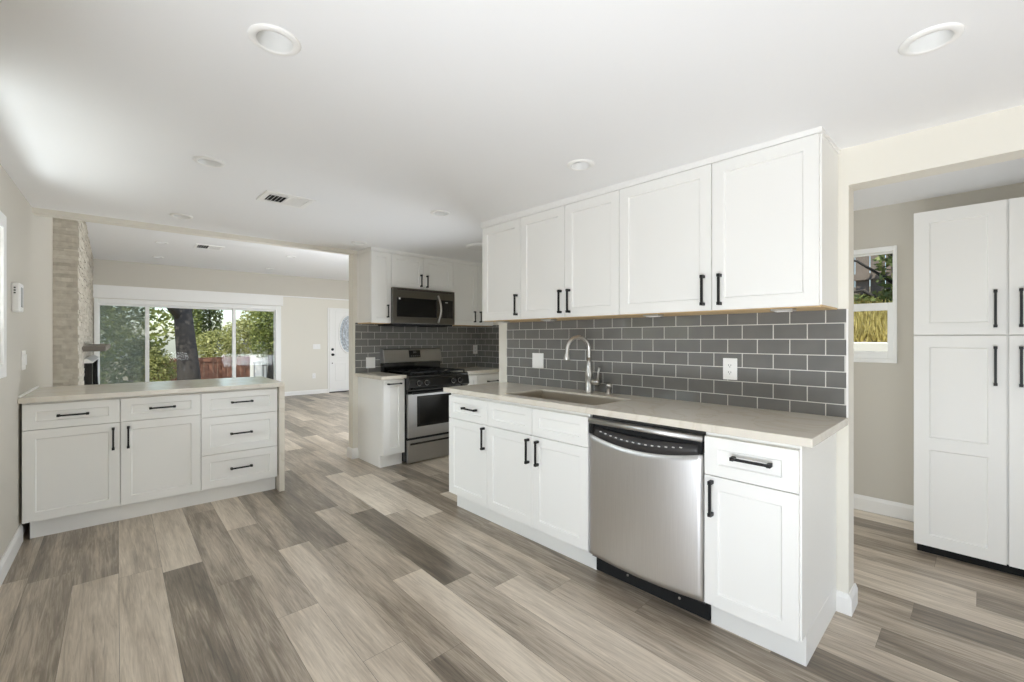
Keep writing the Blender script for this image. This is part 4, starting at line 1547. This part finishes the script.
def register(x0, x1, y0, y1, z, label, fr):
    """two way ceiling register: frame, one open louvre half and one turned half"""
    t = thing('ceiling_vent', label, 'vent', ((x0 + x1) / 2, (y0 + y1) / 2, z), fr)
    m = MB()
    b = 0.035
    m.box(x0, x1, y0, y0 + b, z - 0.008, z).box(x0, x1, y1 - b, y1, z - 0.008, z).box(x0, x0 + b, y0 + b, y1 - b, z - 0.008, z).box(x1 - b, x1, y0 + b, y1 - b, z - 0.008, z)
    xm = (x0 + x1) / 2
    m.box(xm - 0.008, xm + 0.008, y0 + b, y1 - b, z - 0.008, z)
    part('frame', m, M['plastic'], t, 0.002)
    part('duct', box(x0 + b, xm - 0.008, y0 + b, y1 - b, z - 0.002, z - 0.0005), M['gap'], t)
    part('duct', box(xm + 0.008, x1 - b, y0 + b, y1 - b, z - 0.002, z - 0.0005), M['grey_plastic'], t)
    m = MB()
    n = 5
    for i in range(n):
        xx = x0 + b + (xm - x0 - b) * (i + 0.5) / n
        m.add([(xx + 0.006, y0 + b, z - 0.002), (xx - 0.002, y0 + b, z - 0.009), (xx - 0.002, y1 - b, z - 0.009), (xx + 0.006, y1 - b, z - 0.002),
               (xx + 0.0075, y0 + b, z - 0.002), (xx - 0.0005, y0 + b, z - 0.009), (xx - 0.0005, y1 - b, z - 0.009), (xx + 0.0075, y1 - b, z - 0.002)],
              [(0, 1, 2, 3), (7, 6, 5, 4), (0, 4, 5, 1), (3, 2, 6, 7), (0, 3, 7, 4), (1, 5, 6, 2)])
    part('louvres', m, M['plastic'], t)
    m = MB()
    for i in range(7):
        yy = y0 + b + (y1 - y0 - 2 * b) * (i + 0.5) / 7
        m.box(xm + 0.008, x1 - b, yy - 0.010, yy + 0.010, z - 0.006, z - 0.004)
    part('louvres', m, M['plastic'], t)
    return t


register(0.772, 1.068, 3.03, 3.285, zc(3.28) , 'white ceiling vent in the kitchen near the cream beam', 'A')
register(0.822, 1.18, 8.03, 8.40, 2.70, 'white ceiling vent in the far living room', 'B')
t = thing('flush_light', 'round white flush ceiling light behind the far sink wall cabinet', 'ceiling light', (2.80, 3.42, zc(3.42)))
m_ = MB(); m_.sm = True
m_.lathe([(0.150, 0), (0.152, -0.010), (0.148, -0.018), (0.138, -0.020)], (2.80, 3.42, zc(3.42)), 'z', 48, caps=False)
part('rim', m_, M['plastic'], t)
m_ = MB()
m_.lathe([(0.139, -0.0195), (0.137, -0.022)], (2.80, 3.42, zc(3.42)), 'z', 48)
part('diffuser', m_, M['lamp_inner'], t)

# ------------------------------------------------------------------ fireplace (frame B)
t = thing('fireplace', 'floor to ceiling stacked stone fireplace on the left wall of the living room', 'fireplace', (-0.4, 8.2, 0), 'B')
m_ = MB()
r = random.Random(11)
FY0, FY1 = 5.88, 10.74
FX = lambda y: -0.309 - 0.078 * (y - FY0) / (YF - FY0)
m_.c = (0.3, .5, .5)
m_.prism([(XL + 0.001, FY0 + 0.012), (FX(FY0) - 0.012, FY0 + 0.012), (FX(FY1) - 0.012, FY1), (XL + 0.001, FY1)], 0, 2.699)
z = 0.0
row = 0
while z < 2.69:
    h = r.choice([0.022, 0.028, 0.034, 0.04, 0.05])
    h = min(h, 2.699 - z)
    # end face, looks to -Y
    a = XL + 0.001
    xe = FX(FY0)
    while a < xe - 0.012:
        l = r.uniform(0.05, 0.16)
        b = min(a + l, xe - 0.012)
        if xe - 0.012 - b < 0.03: b = xe - 0.012
        m_.c = (min(1, max(0, r.gauss(0.5, 0.16))), .5, .5)
        d = r.uniform(0.0, 0.006)
        m_.box(a, b, FY0 + 0.005 - d, FY0 + 0.02, z + 0.0008, z + h - 0.0008)
        a = b
    # long face, looks to +X
    y = FY0 + 0.004
    while y < FY1:
        l = r.uniform(0.12, 0.42)
        y2 = min(y + l, FY1)
        m_.c = (min(1, max(0, r.gauss(0.5, 0.17))), .5, .5)
        d = r.uniform(-0.006, 0.006)
        x1_ = FX((y + y2) / 2) - 0.004 + d
        m_.box(x1_ - 0.05, x1_, y, y2 - 0.001, z + 0.0008, z + h - 0.0008)
        y = y2
    z += h
part('stone_cladding', m_, M['stone'], t, label='ledger stone cladding in beige and grey')
part('mantel', box(-0.36, -0.138, 6.6, 9.2, 1.145, 1.203), M['mantel'], t, 0.004, label='grey brown mantel shelf')
fb = part('firebox', MB().box(-0.34, -0.262, 7.05, 7.16, 0.25, 1.0).box(-0.34, -0.262, 8.7, 8.81, 0.25, 1.0).box(-0.34, -0.30, 7.16, 8.7, 0.25, 0.98), M['gloss_black'], t, 0.004, label='black firebox surround')
m_ = MB()
m_.extrude([(-0.335, 1.0), (-0.258, 1.0), (-0.255, 1.012), (-0.31, 1.05), (-0.335, 1.05)], 'y', 7.05, 8.81)
part('hood', m_, M['plastic'], t, 0.003, label='white sloped hood edge')
part('hearth_glass', box(-0.30, -0.296, 7.2, 8.66, 0.29, 0.95), M['darkglass'], t)

# ------------------------------------------------------------------ the garden beyond the sliding window (frame B), ground lower than the floor
GZ = -0.95
g = MB()
g.box(-30, 40, YF + 0.25, 60, GZ - 0.2, GZ)
struct('ground_garden', g, M['soil'], 'B', label='dry garden ground beyond the sliding window', cat='ground')


def leaves(mb, r, blobs, n, size):
    """n small folded leaves scattered in the shells of ellipsoid blobs"""
    wts = [b[3] * b[4] * b[5] for b in blobs]
    for _ in range(n):
        b = r.choices(blobs, wts)[0]
        while True:
            p = [r.uniform(-1, 1) for _ in range(3)]
            q = p[0] ** 2 + p[1] ** 2 + p[2] ** 2
            if 0.2 < q < 1: break
        c = Vector((b[0] + p[0] * b[3], b[1] + p[1] * b[4], b[2] + p[2] * b[5]))
        d = Vector((r.gauss(0, 1), r.gauss(0, 1), r.gauss(0, 0.7))).normalized()
        e = d.cross(Vector((r.gauss(0, 1), r.gauss(0, 1), r.gauss(0, 1)))).normalized()
        s = size * r.uniform(0.6, 1.3)
        mb.add([c - d * s, c + e * s * 0.45, c + d * s, c - e * s * 0.45], [(0, 1, 2, 3)])
    return mb


def tree(name, label, cat, x, y, z, h, trunk_r, blobs, n, size, lm, fr='B', seed=1, lean=0.0, group=None):
    r = random.Random(seed)
    t = thing(name, label, cat, (x, y, z), fr, group)
    m = MB(); m.sm = True
    m.tube([(x, y, z), (x + lean * 0.3, y, z + h * 0.4), (x + lean, y, z + h)], [trunk_r * 1.25, trunk_r, trunk_r * 0.75], 14)
    for b in blobs[:5]:
        m.tube([(x + lean * 0.7, y, z + h * 0.75), ((x + lean + b[0]) / 2, (y + b[1]) / 2, (z + h + b[2]) / 2), (b[0], b[1], b[2])], [trunk_r * 0.45, trunk_r * 0.3, trunk_r * 0.1], 8)
    part('trunk', m, M['bark'], t)
    part('foliage', leaves(MB(), r, blobs, n, size), M[lm], t, kind='stuff')
    return t


def ob(x, y, v):
    """garden heights: eye level 1.281 plus a slope times the distance"""
    return x, y, v


# big oak with the thick trunk in the middle panel
tree('oak_tree', 'big oak with a thick dark trunk behind the middle window panel', 'tree', 1.52, 16.0, GZ, 3.6, 0.27,
     [(0.6, 15.5, 3.6, 1.3, 1.2, 0.9), (2.2, 16.2, 4.0, 1.3, 1.2, 0.8), (-0.2, 17.0, 3.3, 1.2, 1.0, 0.8), (1.2, 17.5, 4.2, 1.6, 1.2, 0.8), (0.1, 15.0, 2.85, 0.8, 0.8, 0.55)], 7000, 0.075, 'leaf_dark', seed=3, lean=-0.25)
tree('leafy_tree', 'dense green tree filling the screened left window panel', 'tree', -0.9, 17.2, GZ, 2.2, 0.14,
     [(-0.7, 17.0, 1.4, 0.9, 0.9, 1.0), (-0.3, 17.4, 2.3, 1.0, 0.9, 1.0), (-1.4, 17.6, 2.2, 1.0, 0.9, 1.0), (0.2, 18.0, 0.6, 0.8, 0.7, 0.9), (-0.9, 17.2, 0.3, 0.9, 0.8, 0.8)], 7000, 0.07, 'leaf_mid', seed=4)
tree('shrub', 'olive green shrub left of the oak trunk', 'shrub', 0.75, 17.5, GZ, 0.9, 0.05,
     [(0.75, 17.5, 0.3, 0.55, 0.5, 0.75), (0.45, 17.9, 0.7, 0.5, 0.5, 0.6)], 3000, 0.06, 'leaf_yellow', seed=5)
tree('cypress_tree', 'narrow tall cypress right of the oak trunk', 'tree', 3.2, 26.0, GZ, 2.5, 0.12,
     [(3.2, 26, 2.2, 0.55, 0.55, 1.9), (3.2, 26, 3.6, 0.4, 0.4, 1.2)], 3500, 0.08, 'leaf_dark', seed=6)
tree('cypress_tree', 'second narrow cypress, close behind the oak trunk', 'tree', 2.35, 25.0, GZ, 2.5, 0.12,
     [(2.35, 25, 2.0, 0.45, 0.5, 1.9), (2.35, 25, 3.4, 0.35, 0.4, 1.2)], 3200, 0.08, 'leaf_mid', seed=7)
tree('bushy_tree', 'sunlit yellow green bush above the red fence', 'tree', 3.6, 23.0, GZ, 1.3, 0.08,
     [(3.0, 22.6, 1.0, 0.9, 0.8, 0.7), (4.0, 23.0, 1.3, 0.8, 0.8, 0.9), (4.7, 23.4, 2.0, 0.7, 0.7, 1.0)], 5000, 0.075, 'leaf_yellow', seed=8)
tree('willow_tree', 'drooping green tree behind the right window panel', 'tree', 4.75, 21.0, GZ, 2.3, 0.12,
     [(4.7, 20.9, 2.1, 0.75, 0.7, 1.0), (4.5, 21.1, 1.25, 0.55, 0.6, 0.85), (5.15, 21.2, 2.5, 0.85, 0.7, 1.0), (4.95, 21.0, 1.3, 0.55, 0.6, 0.65)], 5000, 0.07, 'leaf_mid', seed=9)
tree('tall_tree', 'tall hazy tree far behind the left end of the garden', 'tree', -3.2, 27.0, GZ, 3.5, 0.2,
     [(-2.6, 27, 3.0, 1.8, 1.2, 1.8), (-1.0, 28, 3.8, 1.6, 1.2, 1.6), (-3.4, 27, 1.4, 1.7, 1.2, 1.5), (0.6, 28, 2.0, 1.6, 1.0, 1.4)], 3000, 0.17, 'leaf_mid', seed=10)
tree('distant_tree', 'tree at the far right end of the garden', 'tree', 8.3, 31.0, GZ, 3.2, 0.18,
     [(8.2, 31, 3.4, 1.3, 1.0, 1.8), (9.4, 31, 2.2, 1.4, 1.0, 1.6)], 1800, 0.15, 'leaf_mid', seed=12)

# fence of red boards, each bay one panel between posts
t = thing('wooden_fence', 'red brown board fence beyond the oak', 'fence', (2.5, 19.6, GZ), 'B')
x = 0.2
fx1 = 3.72
bay = 0
while x < fx1 - 0.05:
    x2 = min(x + 0.88, fx1)
    m_ = MB()
    q = x
    while q < x2 - 0.01:
        q2 = min(q + 0.14, x2)
        m_.box(q + 0.003, q2 - 0.003, 19.62, 19.64, GZ, 0.60)
        q = q2
    m_.box(x, x2, 19.58, 19.62, 0.44, 0.53).box(x, x2, 19.58, 19.62, GZ + 0.2, GZ + 0.29)
    part('board_panel', m_, M['redwood'], t)
    part('post', box(x - 0.05, x + 0.05, 19.54, 19.64, GZ, 0.66), M['redwood'], t)
    x = x2
t = thing('gate_pillar', 'white masonry gate pillar right of the red fence', 'pillar', (3.9, 19.2, GZ), 'B')
part('shaft', box(3.78, 4.02, 19.1, 19.34, GZ, 0.36), M['masonry'], t, 0.01)
part('cap', box(3.74, 4.06, 19.06, 19.38, 0.36, 0.42), M['masonry'], t, 0.01)
t = thing('iron_gate', 'black iron bar gate beside the white gate pillar', 'gate', (4.45, 19.2, GZ), 'B')
part('rails', box(4.03, 5.1, 19.2, 19.23, 0.24, 0.28).box(4.03, 5.1, 19.2, 19.23, GZ + 0.1, GZ + 0.14), M['black'], t)
for k in range(9):
    m_ = MB(); m_.sm = True
    m_.tube([(4.09 + k * 0.12, 19.215, GZ + 0.02), (4.09 + k * 0.12, 19.215, 0.42)], 0.012, 8)
    part('bar', m_, M['black'], t)
t = thing('neighbour_house', 'white neighbouring house behind the iron gate', 'house', (6.5, 25.0, GZ), 'B')
part('wall', box(5.2, 9.5, 24.6, 28.0, GZ, 0.9), M['masonry'], t)
m_ = MB()
m_.extrude([(24.2, 0.88), (26.3, 1.75), (28.4, 0.88)], 'x', 5.0, 9.7)
part('roof', m_, M['dark_plastic'], t)

# ------------------------------------------------------------------ the bank outside the laundry window
g = MB()
g.box(4.33, 5.2, -6, 8, -0.3, -0.1)
struct('ground_side', g, M['paving'], label='narrow paved strip outside the laundry window', cat='ground')
solo('retaining_wall', box(5.15, 5.35, -5, 8, -0.1, 1.25), M['masonry'], 'pale low retaining wall outside the laundry window', 'wall', (5.25, 1.0, -0.1), bevel=0.01)
g = MB()
g.add([(5.35, -5, 1.2), (5.35, 8, 1.2), (7.0, 8, 1.75), (7.0, -5, 1.75), (12, 8, 2.4), (12, -5, 2.4)], [(0, 3, 2, 1), (3, 5, 4, 2)])
hb = struct('ground_bank', g, M['soil'], label='dry sloping bank above the retaining wall', cat='ground')
r = random.Random(21)
m_ = MB()
for _ in range(9000):
    y = r.uniform(-0.5, 3.0)
    q = 0.06 + 0.88 * r.random()
    x = 5.36 + q * 1.6
    z = 1.2 + q * 0.533
    h = r.uniform(0.08, 0.20)
    a = r.uniform(0, PI)
    dx, dy = math.cos(a) * 0.012, math.sin(a) * 0.012
    lx, ly = max(-0.07, min(0.07, r.gauss(0, 0.04))), r.gauss(0, 0.05)
    m_.add([(x - dx, y - dy, z - 0.02), (x + dx, y + dy, z - 0.02), (x + lx, y + ly, z + h)], [(0, 1, 2)])
solo('grass', m_, M['drygrass'], 'yellow dry grass covering the bank outside the laundry window', 'grass', (6.1, 1.2, 1.4), kind='stuff')
t = thing('wooden_fence', 'weathered grey board fence on top of the bank', 'fence', (7.05, 2.0, 1.7))
for k in range(4):
    y = -1.0 + k * 1.2
    m_ = MB()
    for q in range(8):
        m_.box(7.05, 7.07, y + q * 0.15 + 0.004, y + q * 0.15 + 0.146, 1.70, 2.95 + r.uniform(-.01, .01))
    m_.box(7.01, 7.05, y, y + 1.2, 2.02, 2.10).box(7.01, 7.05, y, y + 1.2, 2.62, 2.70)
    part('board_panel', m_, M['greywood'], t)
    part('post', box(6.99, 7.07, y - 0.04, y + 0.04, 1.68, 3.0), M['greywood'], t)
t = thing('ivy_bush', 'leafy ivy bush on the bank in front of the grey fence', 'bush', (6.6, 0.62, 1.55))
m_ = MB(); m_.sm = True
m_.tube([(6.6, 0.62, 1.5), (6.62, 0.66, 1.9), (6.6, 0.7, 2.3)], [0.03, 0.022, 0.012], 8)
m_.tube([(6.6, 0.62, 1.6), (6.55, 0.95, 1.85), (6.5, 1.25, 1.80)], [0.025, 0.018, 0.008], 8)
m_.tube([(6.62, 0.66, 1.9), (6.55, 1.0, 2.2), (6.5, 1.35, 2.3)], [0.018, 0.014, 0.006], 8)
part('stem', m_, M['bark'], t)
part('foliage', leaves(MB(), r, [(6.6, 0.55, 2.15, 0.25, 0.30, 0.5), (6.6, 0.45, 1.75, 0.25, 0.30, 0.3), (6.5, 0.2, 2.2, 0.3, 0.4, 0.6), (6.6, 0.85, 1.72, 0.2, 0.25, 0.1)], 2600, 0.045), M['leaf_ivy'], t, kind='stuff')

# low hedge and a young tree outside the left window, mirrored in the tiles
t = thing('hedge', 'low green hedge outside the left wall window', 'hedge', (-3.6, 4.0, -0.1), 'B')
for k in range(5):
    m_ = MB(); m_.sm = True
    m_.tube([(-3.6, 2.4 + k * 0.8, -0.1), (-3.6, 2.4 + k * 0.8, 0.7)], 0.03, 8)
    part('stem', m_, M['bark'], t)
part('foliage', leaves(MB(), r, [(-3.6, 2.4, 0.6, 0.5, 0.9, 0.6), (-3.6, 3.9, 0.6, 0.5, 0.9, 0.65), (-3.6, 5.4, 0.6, 0.5, 0.9, 0.6)], 3000, 0.06), M['leaf_mid'], t, kind='stuff')
tree('young_tree', 'young tree outside the left wall window', 'tree', -6.0, 5.6, -0.1, 1.9, 0.05,
     [(-6.0, 5.6, 2.3, 0.8, 0.9, 0.7), (-5.8, 6.6, 1.9, 0.6, 0.7, 0.5)], 1800, 0.08, 'leaf_yellow', seed=31)
struct('shade_eave', box(-1.5, XL - 0.13, -5.5, 11.0, 2.42, 2.52), M['trim'], 'B', label='added unseen roof overhang keeping sun out of the left window', cat='shade_eave')  # out of view, added to block the sun at the left window
struct('ground_left', box(-9, -0.65, -4, 9, -0.3, -0.1), M['paving'], 'B', label='paving outside the left wall', cat='ground')
